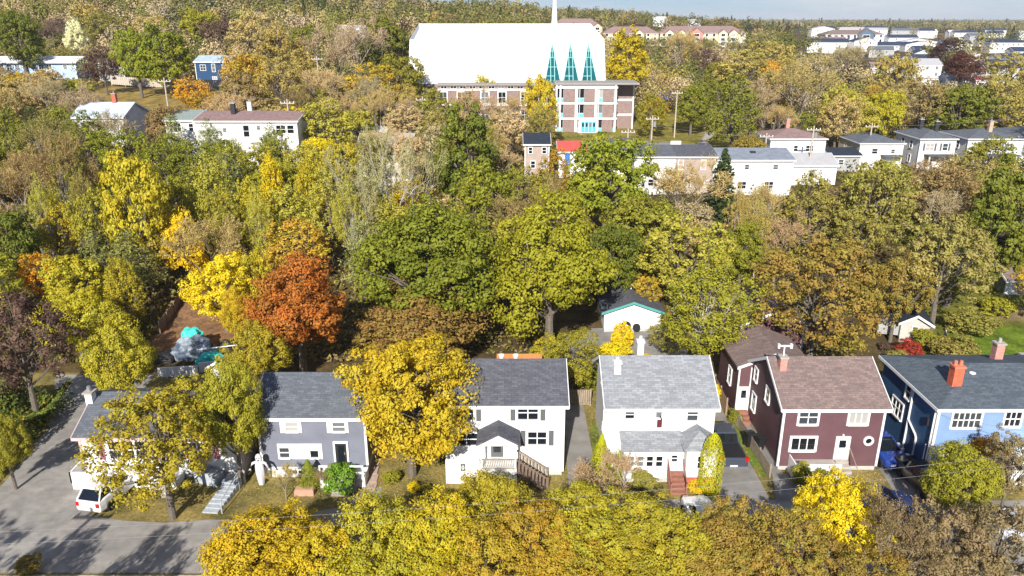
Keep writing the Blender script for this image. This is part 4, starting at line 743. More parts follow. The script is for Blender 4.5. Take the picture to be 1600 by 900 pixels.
car('pickup_truck', 'dark navy pickup truck parked beside the tall hedge cone', (14.35, 45.8, .03), 0, ('navy', (.05, .06, .09)), 'pickup', 'truck')
car('street_car', 'white car parked on the street below the brick-footed entrance', (11.15, 37.5, .02), R_(4), ('cream', (.74, .75, .75)), 'sedan')
car('blue_car', 'deep blue hatchback parked beside the maroon house', (24.9, 45.3, .03), R_(-172), ('blue', (.02, .055, .28)))
car('black_car', 'black sedan parked beside the blue house wall', (26.0, 41.6, .03), R_(-174), ('black', (.012, .013, .016)), 'sedan')
car('dark_blue_car', 'dark blue car parked on the street under the yellow tree', (21.9, 39.3, .02), R_(-93), ('midnight', (.018, .03, .11)), 'sedan')
car('grey_car', 'silver grey car parked on the street beneath the tan trees', (29.3, 36.8, .02), R_(-90), ('silver', (.45, .47, .5)), 'sedan')
car('lot_car', 'small light car standing on the school parking lot', (34.5, 134, tz(34.5, 134)+.22), R_(70), ('pearl', (.7, .7, .7)))

# ---------------------------------------------------------------- small things round the houses
BINM = mat('bin_plastic', (.02, .021, .022), .45, .1, 4)
def bin_(label, x, y, rz, z=.0):
    b = thing('wheelie_bin', label, 'bin', (x, y, z), rz)
    MB().add([(-.24, -.26, .05), (.24, -.26, .05), (.24, .24, .05), (-.24, .24, .05), (-.3, -.34, 1.0), (.3, -.34, 1.0), (.3, .34, 1.0), (-.3, .34, 1.0)], [(0,3,2,1),(4,5,6,7),(0,1,5,4),(1,2,6,5),(2,3,7,6),(3,0,4,7)]).build('body', BINM, b)
    MB().prism([(-.38, 1.003), (.36, 1.003), (.36, 1.06), (0, 1.11), (-.38, 1.05)], 'x', -.32, .32).build('lid', BINM, b); MB().tube([(-.28, .4, .98), (.28, .4, .98)], .025).build('handle', BINM, b)
    for x_ in (-.26, .26): MB().tube([(x_-.03, .24, .12), (x_+.03, .24, .12)], .12, 12).build('wheel', TYRE, b)
    MB().add([(-.12, -.305, .6), (.12, -.305, .6), (.12, -.318, .75), (-.12, -.318, .75)], [(0, 1, 2, 3)]).build('sticker', PLATE, b)
bin_('black wheeled bin at the foot of the slab path', -9.9, 41.0, .1); bin_('black wheeled bin against the low fence of the maroon house', 16.95, 46.2, .4); bin_('second black wheeled bin tucked against the fence behind the pickup', 16.4, 46.6, .2)
def fence(name, label, pts, h_, m, board=.13, gap=.02, post=2.0, rail=True, zf=lambda x, y: 0):
    f = thing(name, label, 'fence', (pts[0][0], pts[0][1], zf(*pts[0])))
    bm = MB().box(-board/2, board/2, -.012, .012, .05, h_).mesh('board', m); pm = MB().box(-.05, .05, -.05, .05, -.3, h_+.08).mesh('post', m); o = f.location
    for (x0, y0), (x1, y1) in zip(pts[:-1], pts[1:]):
        L_ = math.hypot(x1-x0, y1-y0); a = math.atan2(y1-y0, x1-x0); n = int(L_/(board+gap))
        for i in range(n):
            t = (i+.5)/n; x = x0+(x1-x0)*t; y = y0+(y1-y0)*t
            obj('board', bm, f, (x-o.x, y-o.y, zf(x, y)-o.z + .02*math.sin(i*7.1)), a)
        for i in range(int(L_/post)+1):
            t = min(1, i*post/L_); x = x0+(x1-x0)*t + .06*math.sin(a); y = y0+(y1-y0)*t - .06*math.cos(a); obj('post', pm, f, (x-o.x, y-o.y+.1, zf(x, y)-o.z), a)
    return f
fence('picket_fence', 'weathered grey board fence left of the pale-roofed house', [(4.0, 52.6), (6.05, 52.4)], 1.35, WOOD)
fence('board_fence', 'low board fence between the pickup and the maroon house driveway', [(16.55, 42.6), (16.35, 48.8), (16.1, 50.4)], .95, WOOD)
fence('board_fence', 'brown board fence beside the rear wing of the maroon house', [(15.95, 51.0), (16.1, 56.2)], 1.3, mat('brown_boards', (.34, .24, .16), .85, .2, 6))
fence('board_fence', 'pale long board fence edging the dry grass field on the hill', [(-92, 182), (-77, 183), (-66, 184)], 1.9, mat('pale_boards', (.52, .45, .38), .85, .15, 3), .4, .03, 3, zf=tz)
fence('dark_fence', 'dark leaning board fence on the bare earth bank', [(-32.8, 66), (-33.4, 76)], 1.3, BROWNWOOD, .18, .04, zf=tz)
fence('garden_fence', 'pale fence dividing the lawns behind the blue house', [(37.2, 58.8), (39.6, 65)], 1.1, mat('silver_boards', (.5, .47, .42), .85, .2, 4), .16, .03, zf=tz)

# metal-grey garden stairs below the bungalow
st = thing('garden_stairs', 'pale grey timber garden stairs with a bend on the bank of the bungalow', 'stairs', (-20.3, 42.6, 0))
PG = mat('pale_grey_timber', (.42, .46, .50), .7, .2, 5)
for i in range(6): MB().box(.28*i, .28*(i+1)-.01, -.45, .45, .0, 1.15-.1*i).build('step', PG, st, (.15, -.05*i, 0), -.22)
MB().box(-.55, .55, -.5, .5, 0, .5).build('landing', PG, st, (2.65, -.75, 0), -.2)
for i in range(7): MB().box(-.48, .48, -.36*(i+1)+.01, -.36*i, 0, .46-.06*i).build('step', PG, st, (2.65-.03*i, -1.2, 0), -.1)
for a, b in (((0.1, .35, 1.9), (1.9, .1, 1.35)), ((3.15, -1.2, 1.2), (2.95, -3.7, .85))): MB().tube([a, b], .035).tube([(a[0], a[1], 0), a], .035).tube([(b[0], b[1], 0), b], .035).build('handrail', PG, st)

# yard heap beside the bare earth: tarpaulins, tyres, boards, white panels
def crumple(name, label, x, y, z, rx, ry, rz_, m, seed, cat='tarpaulin', amp=.16):
    rn = np.random.RandomState(seed); n, k = 26, 12; vs = []; ph = rn.rand(6)*6
    for j in range(k+1):
        f_ = j/k; r = math.sin(f_*math.pi/2)**.7; zz = math.cos(f_*math.pi/2)**.8
        for i in range(n):
            a = 2*math.pi*i/n; w = 1+amp*(math.sin(3*a+ph[0])+.7*math.sin(7*a+ph[1]+f_*3)+.5*math.sin(11*a+ph[2]))*f_ + amp*.4*rn.randn()
            vs.append((rx*r*w*math.cos(a), ry*r*w*math.sin(a), rz_*max(0, zz+amp*.9*math.sin(4*a+ph[3])*math.sin(f_*3)*zz)))
    fs = [(j*n+i, j*n+(i+1) % n, (j+1)*n+(i+1) % n, (j+1)*n+i) for j in range(k) for i in range(n)]
    return tag(MB().add(vs, fs).build(name, m, None, (x, y, z)), label, cat)
TARP_B = mat('navy_tarp', (.07, .10, .15), .45, .3, 2, col2=(.42, .47, .52)); TARP_T = mat('turquoise_tarp', (.05, .52, .46), .5, .15, 2); TARP_K = mat('black_sheet', (.02, .02, .022), .5, .2, 2); TARP_C = mat('bright_blue_tarp', (.02, .25, .65), .5, .15, 2)
crumple('tarpaulin', 'navy and grey tarpaulin heap on the bare earth yard', -27.6, 61.3, .2, 1.7, 1.3, 1.7, TARP_B, 1)
crumple('tarpaulin', 'turquoise tarpaulin draped over the front of the heap', -25.6, 59.9, .1, 1.25, .9, 1.0, TARP_T, 2)
crumple('tarpaulin', 'turquoise sheet end on top of the navy heap', -28.3, 62.6, .3, 1.1, .8, 1.9, TARP_T, 7)
crumple('rubbish_bag', 'black plastic sheet heap left of the navy tarpaulin', -30.2, 60.6, .1, 1.2, .9, .7, TARP_K, 3, 'rubbish')
crumple('rubbish_bag', 'black bags piled right of the navy tarpaulin', -24.7, 61.7, .2, 1.1, .9, 1.2, TARP_K, 4, 'rubbish')
crumple('tarpaulin', 'bright blue tarpaulin heap behind the blue car', 25.2, 48.7, 0, .75, .6, .5, TARP_C, 5)
crumple('rubbish_bag', 'dark junk heap beside the maroon house corner', 24.7, 50.1, 0, .7, .6, .7, TARP_K, 6, 'rubbish')
for i, (x, y, a, l_) in enumerate(((-27.6, 57.6, .12, 3.2), (-25.2, 58.6, .25, 2.0))):
    p = thing('white_panel_wall', ['long white panel wall in front of the yard heap', 'short white panel wall beside the dark-roofed shed'][i], 'wall', (x, y, 0), a)
    for j in range(int(l_/.8)): MB().box(-l_/2+j*.8, -l_/2+(j+1)*.8-.02, -.06, .06, 0, .85).build('panel', WHITE, p)
tag(MB().tube([(-27, 60.2, 1.2), (-23.6, 60.6, 1.5)], .05).build('pole_bar', WHITE), 'white pipe lying across the heap of bags', 'pipe')
for x, y, tilt, lab in ((10.6, 66.3, 1, 'tyre leaning against the garage wall showing its hole'), (11.6, 66.25, 0, 'fat dark tyre standing beside the other at the garage')):
    t_ = thing('tyre', lab, 'tyre', (x, y, .45))
    if tilt:
        m = MB(); n, k = 20, 8; m.add([((.36+.13*math.cos(2*math.pi*j/k))*math.cos(2*math.pi*i/n), .13*math.sin(2*math.pi*j/k), .47+(.36+.13*math.cos(2*math.pi*j/k))*math.sin(2*math.pi*i/n)) for i in range(n) for j in range(k)], [(i*k+j, i*k+(j+1) % k, ((i+1) % n)*k+(j+1) % k, ((i+1) % n)*k+j) for i in range(n) for j in range(k)]); m.build('tread', TYRE, t_)
    else: MB().lathe([(.2, -.16), (.34, -.15), (.36, 0), (.34, .15), (.2, .16)], 22).build('tread', TYRE, t_, (0, 0, .36)).rotation_euler = (R_(75), 0, 0)
# ghost figure by the grey-blue house
GH = mat('ghost_cloth', (.58, .58, .62), .8, .08, 2); g = thing('ghost_figure', 'tall white ghost yard figure with raised arms beside the grey-blue house', 'decoration', (-15.9, 41.9, 0)); g.scale = (.68, .68, .78)
prof = [(.05, 2.9), (.22, 2.78), (.3, 2.55), (.26, 2.3), (.3, 2.1), (.38, 1.8), (.4, 1.3), (.36, .8), (.3, .35), (.25, .05)]
m = MB(); n = 18
m.add([(r*(1+.12*math.sin(5*a+z*2))*math.cos(a), r*(1+.12*math.sin(5*a+z*2))*.7*math.sin(a), z) for r, z in prof for a in [2*math.pi*i/n for i in range(n)]], [(i*n+k_, (i+1)*n+k_, (i+1)*n+(k_+1) % n, i*n+(k_+1) % n) for i in range(len(prof)-1) for k_ in range(n)] + [tuple(range(n))])
m.build('body', GH, g, smooth=True)
for s in (-1, 1):
    a = MB().tube([(s*.25, 0, 2.15), (s*.6, -.05, 2.05), (s*.85, -.1, 1.6)], [.14, .12, .08], 8)
    for d in (-.12, 0, .12): a.tube([(s*.85, -.1, 1.62), (s*(.92+d), -.12+abs(d)*.3, 1.38)], [.06, .03], 5)
    a.build('arm', GH, g, smooth=True)
MB().lathe([(.045, 0), (.045, .02)], 10).build('eye', DARKM, g, (-.1, -.2, 2.58)).rotation_euler = (R_(80), 0, 0); MB().lathe([(.045, 0), (.045, .02)], 10).build('eye', DARKM, g, (.1, -.2, 2.58)).rotation_euler = (R_(80), 0, 0)
MB().lathe([(.07, 0), (.07, .02)], 10).build('mouth', DARKM, g, (0, -.2, 2.38)).rotation_euler = (R_(80), 0, 0)
# planting box, satellite dishes, deck chair, sign, sports board
tag(MB().box(-.6, .6, -.25, .25, 0, .38).box(-.55, .55, -.2, .2, .38, .44).build('planter_box', mat('terracotta', (.5, .3, .22), .9), None, (-12.9, 40.9, 0)), 'terracotta planter box at the foot of the clipped cone shrub', 'planter')
tag(MB().prism([(-.45, 0), (.45, 0), (.5, .45), (-.5, .45)], 'y', -.3, .3).build('garden_trough', CONC, None, (44.6, 61.0, tz(44.6, 61))), 'pale stone trough on the bright lawn', 'trough')
bb = thing('basketball_board', 'white basketball backboard at the edge of the parking lot', 'backboard', (28.2, 133, tz(28.2, 133)+.1)); MB().tube([(0, .2, -.3), (0, .2, 3.2)], .08).build('post', GREYM, bb); MB().box(-.9, .9, -.05, .05, 2.6, 3.8).build('board', WHITE, bb); MB().tube([(.23*math.cos(i*.6), -.3+.23*math.sin(i*.6), 2.9) for i in range(11)], .02).build('hoop', REDR, bb)
pg = thing('sports_screen', 'low red and blue screen on the field beyond the school', 'screen', (43, 205, tz(43, 205))); MB().box(-2.5, 2.5, 0, .1, .3, 2.2).build('red_panel', mat('screen_red', (.55, .1, .1), .7), pg, (2.5, 0, 0)); MB().box(-2.5, 2.5, 0, .1, .3, 2.2).build('blue_panel', mat('screen_blue', (.15, .2, .6), .7), pg, (-2.55, 0, 0))
dp = thing('deck_platform', 'grey timber steps and platform in the back yard flower bed', 'platform', (6.9, 60.2, .2))
for i in range(4): MB().box(0, .9, .4*i, .4*i+.35, 0, .12+.1*i).build('step', WOOD, dp)
tb = thing('picnic_table', 'weathered table on the dark soil behind the shuttered house', 'table', (-2.6, 55.5, 0)); MB().box(-.9, .9, -.4, .4, .68, .75).build('top', WOOD, tb)
for x in (-.75, .75):
    for y in (-.3, .3): MB().box(x-.05, x+.05, y-.05, y+.05, 0, .68).build('leg', WOOD, tb)

# trees: kind, x, y, crown radius, height stretch, colour, label
TREES = """
OP -20.1 38.4 3.21 0.95 yo #open yellow street tree in front of the white bungalow with pink trim
OP -20.6 44.5 2.50 0.94 yo #second yellow-olive tree over the right end of the white bungalow
MD -11.3 32.3 1.87 1.09 gy
MD -5.1 31.4 2.09 0.93 yo
MD 2.5 31.3 2.09 0.86 bo
MD 8.7 31.2 2.09 0.73 bz
MD 12.2 31.2 1.90 0.81 bz
OP 17.2 30.8 1.81 0.78 bz
OP 20.1 31.0 1.76 0.78 tf
OP 22.8 31.0 1.76 0.75 tf
BI -41.2 105.7 1.75 1.13 og
OP -32.3 103.7 2.07 1.36 og
OP -58.7 106.4 2.98 0.96 og
TW -55.5 107.6 2.49 1.10 gt
OP -19.8 105.9 2.64 1.09 ot
OP -14.5 108.9 2.72 1.09 tp
MD -17.2 41.9 1.81 1.88 yg #dense yellow-green tree between the white bungalow and the grey-blue house
MD -6.5 43.0 3.68 1.08 mp #golden maple with a short grey trunk between grey-blue house and white house
MD -28.0 50.1 2.11 1.51 yo #rounded yellow-green bush tree by the lane behind the white bungalow
OP -35.0 50.3 3.46 1.05 pu #dark purple leafed tree over the shaded lane
MD -31.2 41.4 1.18 2.00 yg #yellow-green tree edge beside the shaded hedge bank
MD -12.4 31.1 2.51 0.87 gy #golden yellow street maple on the verge nearest the bare road
MD -9.2 30.8 1.93 1.05 gy
MD -6.8 31.6 2.34 1.00 yo
MD -3.5 32.4 2.13 1.08 gy
MD -1.2 35.2 2.15 0.88 yo #yellow street maple right below the wooden porch stairs
MD 1.1 31.9 2.11 1.05 bo
MD -1.2 30.7 2.05 0.96 bo
MD 3.8 33.2 2.57 0.89 yo #yellow-olive street maple below the alley between two white houses
MD 5.9 31.3 2.09 0.80 yo
MD 7.2 31.8 2.55 0.87 yo #olive green street maple beside the parked white car
MD 10.2 31.6 2.16 0.87 bz
OP 12.0 32.9 1.97 0.91 bz
OP 13.3 31.1 2.06 0.99 bz
MD 17.1 33.9 2.07 1.15 by #bright yellow street tree below the maroon house steps
OP 15.5 31.2 1.90 0.76 bz
TW 18.6 31.2 1.81 1.32 tf #sparse tan tree with pale forked trunk below the blue car
OP 21.2 31.4 2.08 1.02 tf
OP 24.2 31.7 2.22 0.91 tf
MD 25.4 37.4 1.81 1.22 yg #yellow-green tree in front of the blue house
MD 29.6 41.4 1.35 1.05 or
OP 28.9 38.5 1.56 1.30 tf
TW 5.7 37.7 2.06 0.75 pk #pinkish brown leafless shrub tree in front of the white house with pale roof
BI 15.3 56.1 3.81 0.72 yg #yellow-green birch with white forked stems behind the pale-roofed white house
MD -17.2 57.5 3.90 1.02 ru #rust orange maple behind the grey-blue house
MD -19.6 54.6 2.08 1.25 yo #small yellow-green tree under the rust orange maple
OP -21.8 75.8 3.68 0.68 oy
MD -7.0 61.2 5.69 0.95 gr #big green maple rising behind the bronze maple
MD -7.5 57.9 4.78 0.64 bn #bronze brown maple behind the golden maple
MD 3.2 61.5 4.95 1.12 gg #largest bright green maple left of the white garage
MD -5.0 92.4 4.17 1.44 dg #tall dark olive tree below the church
OP -7.2 83.9 4.03 0.71 tp
UP 5.3 96.8 2.44 0.84 ob #narrow orange brown cone-shaped tree below the red-roofed house
MD 11.1 88.8 4.49 1.19 go #green tree in front of the red-roofed house
MD 13.3 77.3 4.00 0.98 ol
MD 9.6 71.2 2.73 1.44 dg
OP 16.1 70.5 4.41 0.83 yt
TW 20.3 90.5 4.29 0.84 tn
SP 26.1 94.1 3.18 0.82 sp #dark green spruce in front of the white duplex
OP 24.8 58.4 4.75 0.91 bz #large bronze tree behind the maroon house
OP 39.5 81.3 4.00 1.22 ot
OP 38.7 65.7 4.25 1.01 tg
MD 50.0 76.7 3.81 1.38 og
OP 33.0 83.1 3.69 1.01 ot
TW 27.6 76.7 3.06 0.99 pk
TW 26.9 82.6 2.55 1.41 tn
MD 23.7 75.8 1.97 1.61 gr
TW 53.3 97.2 3.28 0.91 br
OP 60.0 101.3 3.57 0.87 ot
OP 34.5 64.5 2.51 1.20 bz
OP 36.1 78.1 2.70 1.14 ot
MD 52.2 76.8 1.87 1.50 og
MD 63.9 95.8 2.91 1.35 ol
MD 75.1 121.0 3.43 0.80 ol
OP 4.6 53.2 2.24 0.95 yg #yellow and green shrub tree behind the gap between the two white houses
SH 9.7 63.0 0.97 1.73 by #bright yellow shrub in front of the white garage
SH 34.6 61.3 1.11 0.93 rd #crimson round shrub beside the small white shed
SH 37.0 63.1 1.14 1.07 yg
SH 38.4 60.4 1.87 0.86 ot
OP 13.0 69.8 1.60 1.05 oy
MD -37.4 75.0 2.94 1.97 ye #tall golden yellow tree on the wooded bank above the lane
TW -51.7 81.0 3.84 1.23 br
TW -48.5 82.3 2.77 1.82 br
MD -49.2 72.2 2.51 1.47 dg
OP -47.9 78.1 2.15 1.25 ye
OP -45.5 70.1 1.97 1.14 or
MD -40.8 68.1 2.64 1.10 ye
MD -36.9 60.5 3.04 0.86 ye
OP -43.1 77.4 2.39 1.52 yg
PI -37.1 71.3 2.87 0.96 pi
PI -41.0 72.5 2.41 1.05 pi
OP -37.0 83.2 2.55 1.41 yg
MD -33.3 75.5 1.96 1.61 by
UP -32.6 81.5 2.50 1.11 yt
OP -29.5 77.0 2.25 1.50 yg
OP -39.2 93.8 3.14 1.05 gr
OP -43.3 95.7 3.19 1.00 gr
UP -28.2 81.6 1.67 1.40 ye
UP -28.4 89.4 1.51 1.47 by
UP -23.5 88.3 1.79 1.32 ye
UP -24.2 80.6 2.76 0.79 yt
UP -19.8 81.5 2.37 1.02 yt
MD -26.8 66.8 2.71 1.10 by #yellow tree over the bare earth bank
MD -24.2 63.3 1.47 1.54 gy
MD -24.1 68.4 1.57 1.86 ye
TW -16.8 82.7 3.22 1.50 pg
TW -13.1 81.7 3.03 1.86 pg #pale bare tree with white branches on the slope
TW -10.8 85.5 2.74 1.82 pg
OP -22.0 97.0 2.76 1.23 ye
PI -14.8 72.2 2.14 1.39 pg2
UP -13.8 80.3 2.35 0.77 yt
OP -63.9 99.0 2.46 1.39 gr
TW -58.9 98.6 3.76 0.91 og2
OP -53.3 97.1 3.72 0.87 gr
OP -48.6 97.2 3.24 1.00 gr
OP -46.3 86.8 2.20 1.39 yg
OP -34.4 95.4 2.72 1.07 yg
OP -32.2 98.7 2.47 1.09 yg
OP -27.6 100.1 2.84 0.91 yt
TW -18.4 110.4 3.67 0.82 tp
OP -0.5 125.5 3.73 1.01 tp
OP -11.8 118.7 3.53 1.01 ot
OP -28.1 117.9 4.85 0.80 yt
OP -16.9 128.9 4.45 0.78 tp
OP -24.3 123.1 3.04 1.09 yt
MD 5.2 143.1 2.91 1.94 gy #tall narrow golden tree in front of the school block
UP -5.5 169.8 3.03 0.81 ye
MD 29.4 198.5 5.72 1.17 gy #golden tree beside the right end of the church
UP 27.8 155.9 3.06 0.66 yg #conical yellow-green tree on the school lawn
MD 37.6 163.5 3.33 1.26 gr #green tree with a flat base on the school lawn
OP 37.8 134.0 5.26 0.98 og #big olive tree beside the school path
OP 55.8 192.7 7.75 0.73 to
OP 58.1 241.9 4.26 1.24 pu
OP 51.2 198.6 3.84 1.14 ol
TW 55.9 269.6 6.45 0.91 tn
TW 58.1 159.3 6.72 0.87 tn #wide tan leafless tree behind the brown hip roof
TW 89.4 218.4 8.06 0.79 gt
OP 59.0 141.0 3.93 0.96 tn
MD 70.4 148.2 3.40 1.35 yo
OP 78.4 171.9 3.64 1.05 oy
OP 79.9 153.3 5.49 0.91 br
OP 91.6 189.6 6.11 1.00 to
MD 86.7 151.6 5.69 0.92 og
OP 95.7 154.5 6.30 0.73 to
OP 155.9 248.9 8.00 0.68 to
MD 194.3 358.1 6.86 0.88 pd #dark purple tree among the white town houses
MD 160.7 284.9 5.48 0.88 pb
OP 85.0 262.7 7.56 0.76 to
MD 74.3 230.7 4.09 1.15 or
MD -78.8 167.9 4.02 1.54 go #green-gold tree beside the pale board fence
MD -71.5 167.1 5.08 1.16 go
MD -88.7 245.9 5.07 0.97 pu
MD -96.9 251.6 5.56 1.05 yg
OP -49.9 149.4 5.30 0.95 oy #wide olive-gold tree right of the dark blue house
OP -48.3 167.7 5.91 1.03 to
MD -55.7 222.6 6.37 0.99 og
TW -39.8 177.8 5.69 1.14 gp
TW -41.7 218.5 5.91 1.07 gp
MD -37.1 233.6 7.43 0.89 og
OP -28.1 158.0 5.88 0.79 oy
MD -23.3 165.1 4.80 1.17 ol
TW -37.2 153.2 4.96 0.82 tp
OP -62.2 152.0 3.45 0.84 or
OP -57.3 146.5 3.58 0.67 oy
OP -120.7 223.7 3.19 1.41 si #silvery white tree beside the blue bungalow
TW -127.2 224.4 6.40 0.76 pb2
MD -115.6 189.3 4.50 1.40 dg
OP -87.5 170.6 3.83 0.97 pu
OP -120.6 240.5 6.46 0.80 ot
OP -110.6 250.2 5.93 0.79 tn
OP -68.7 211.5 6.71 0.91 tn
TW -7.4 139.1 3.64 1.08 tp
OP -14.2 138.6 4.08 0.96 ol
TW -1.1 139.9 4.12 0.91 tp
OP -10.2 140.9 3.46 0.91 tg
OP -37.8 99.6 2.49 1.09 gr
OP -31.1 100.7 2.35 1.10 ol
BI -48.7 82.2 1.53 2.00 yt
BI -48.6 77.7 1.33 2.00 yt
BI -46.0 80.7 1.37 2.00 ot
BI -25.9 76.2 1.44 1.82 yt
BI -15.3 79.3 1.63 1.67 pg
BI 24.3 80.3 1.38 1.87 to
BI 25.6 76.7 1.33 1.87 to
BI -17.1 78.4 1.75 1.54 yt
OP -47.8 66.0 2.86 0.98 yg
UP -35.8 66.6 1.72 0.94 yo
OP 50.4 67.4 2.91 0.88 oy
MD 43.5 72.0 3.66 0.99 og
TW -30.1 72.0 3.71 0.91 tn
OP -9.6 73.0 3.70 1.03 yt
TW 2.0 73.1 3.97 1.11 br
OP -3.2 77.0 4.00 1.14 gr
TW -56.9 77.9 3.53 0.91 tp
OP -9.4 78.4 2.90 0.94 ol
MD 6.0 78.5 3.54 0.88 ot
OP 17.9 80.3 2.62 0.95 tn
OP 60.2 81.9 2.77 1.02 bz
MD -1.3 82.5 2.88 0.96 tn
TW 47.3 83.5 3.57 0.86 gt
OP -60.0 83.7 2.84 0.96 ye
OP -42.9 84.0 3.06 1.02 og
MD 20.0 84.2 2.72 1.05 gt
TW 58.2 87.1 3.80 0.97 tn
OP 1.4 88.1 3.46 1.08 ol
MD -17.7 88.9 3.00 1.03 gr
OP 38.1 89.2 3.29 0.87 br
OP 50.8 89.2 3.68 0.96 br
PI -33.6 89.7 3.12 1.10 pi
OP 65.2 89.9 3.71 0.88 og
OP -53.7 90.1 2.77 0.91 to
MD -12.8 90.2 2.79 0.97 by
MD 44.7 90.3 3.21 1.07 tn
TW -59.0 91.2 2.97 1.13 tn
MD 57.2 92.9 2.80 1.05 tn
MD -29.2 93.9 3.18 0.97 yg
PI 31.0 93.9 2.18 0.94 pi
MD -64.5 94.5 3.08 0.94 gr
TW 69.0 96.8 2.84 1.09 tp
MD 47.8 98.6 3.18 0.96 yt
OP -70.2 99.8 2.80 1.01 by
OP -7.5 100.3 2.70 1.10 ol
UP -44.2 101.1 1.46 0.89 yg
TW 72.9 102.4 2.73 1.09 br
PI 52.4 103.3 2.19 0.89 pi
TW -2.6 103.7 2.95 1.13 tp
MD -26.9 105.9 2.63 1.02 by
TW -8.7 106.1 3.03 0.93 br
TW -71.0 106.3 3.98 0.98 tn
PI -47.8 109.0 2.48 1.07 pi
MD 76.9 109.4 3.08 0.92 tn
OP -3.6 109.7 2.95 1.13 ol
MD -65.9 111.9 2.89 0.93 ol
OP -11.0 112.8 3.27 1.03 gt
PI -70.3 114.5 2.40 0.89 pi
TW -77.8 114.6 4.04 1.10 tn
MD -51.1 115.1 2.75 1.13 br
OP 82.8 115.7 3.24 0.86 bz
TW -4.6 119.5 3.19 0.97 tn
MD 37.9 123.5 2.76 1.03 bz
TW -67.9 123.7 3.12 1.00 gp
PI -40.5 123.9 2.15 0.99 pi
UP 87.2 124.0 1.66 0.87 gr
TW -45.4 124.2 3.39 1.05 tp
OP -85.0 125.3 2.68 0.91 yo
TW -9.5 125.7 2.95 0.94 gp
OP -35.1 125.7 2.71 1.06 by
TW 90.0 128.5 3.74 1.04 tn
OP -39.5 128.8 2.67 1.01 tn
OP -83.5 129.7 2.77 0.98 tn
OP 4.6 131.2 3.14 1.06 ot
MD -3.4 132.8 3.23 0.94 tn
TW -10.2 133.4 3.26 0.96 tp
PI -74.2 133.5 2.58 0.86 pi
TW -35.7 133.7 3.44 1.01 br
UP -91.4 134.6 1.69 1.08 to
TW -79.3 134.7 3.08 0.93 gt
MD -47.1 134.7 4.45 0.91 br
TW -23.3 137.9 3.56 1.07 tn
MD -32.5 139.3 2.62 1.01 tn
UP -28.1 139.6 1.44 0.95 gr
OP -40.9 139.6 4.50 1.08 to
OP -93.9 139.6 3.55 1.01 yg
OP -49.8 140.9 3.28 0.95 gr
MD -83.8 141.3 3.28 1.00 tn
TW 48.4 142.0 2.92 1.13 tn
PI 98.9 143.3 3.04 0.93 pi
TW -31.4 143.7 2.66 1.07 tp
TW -97.9 145.1 4.46 0.88 br
TW -25.4 145.4 4.10 0.97 gt
MD -80.3 145.8 2.63 0.98 yt
TW -19.2 146.7 2.82 0.91 gp
OP -35.9 146.9 2.60 0.99 ot
TW -41.6 147.0 3.02 1.13 gp
MD -91.5 147.1 2.81 0.88 to
MD 62.6 147.2 4.26 1.14 yt
OP 54.7 147.2 2.89 0.90 gr
TW 48.4 147.3 2.93 1.02 gp
OP 105.2 151.1 4.02 1.08 oy
MD -25.6 151.2 2.91 1.13 yg
TW -104.8 152.2 3.34 1.12 gt
OP 46.8 152.2 2.64 1.00 gt
OP -19.9 153.0 2.76 1.10 to
OP 70.4 153.6 2.99 0.86 yt
OP -108.2 156.7 3.00 1.01 yo
TW 106.3 157.5 2.61 0.90 br
MD -98.4 158.6 2.76 0.93 by
MD -49.3 158.7 3.14 1.05 ye
TW -42.2 158.7 3.12 1.06 tn
TW 48.6 159.6 4.09 1.05 gp
TW 87.5 160.4 3.94 0.93 gt
MD -38.5 163.2 3.88 1.04 tn
MD 74.9 163.2 4.46 0.93 bz
TW 81.6 164.3 4.03 0.99 gt
MD 92.5 164.6 3.84 0.99 gr
OP 107.8 164.7 3.46 0.91 yt
OP -55.7 164.9 3.75 0.85 yt
OP 30.4 165.8 3.10 0.89 oy
"""
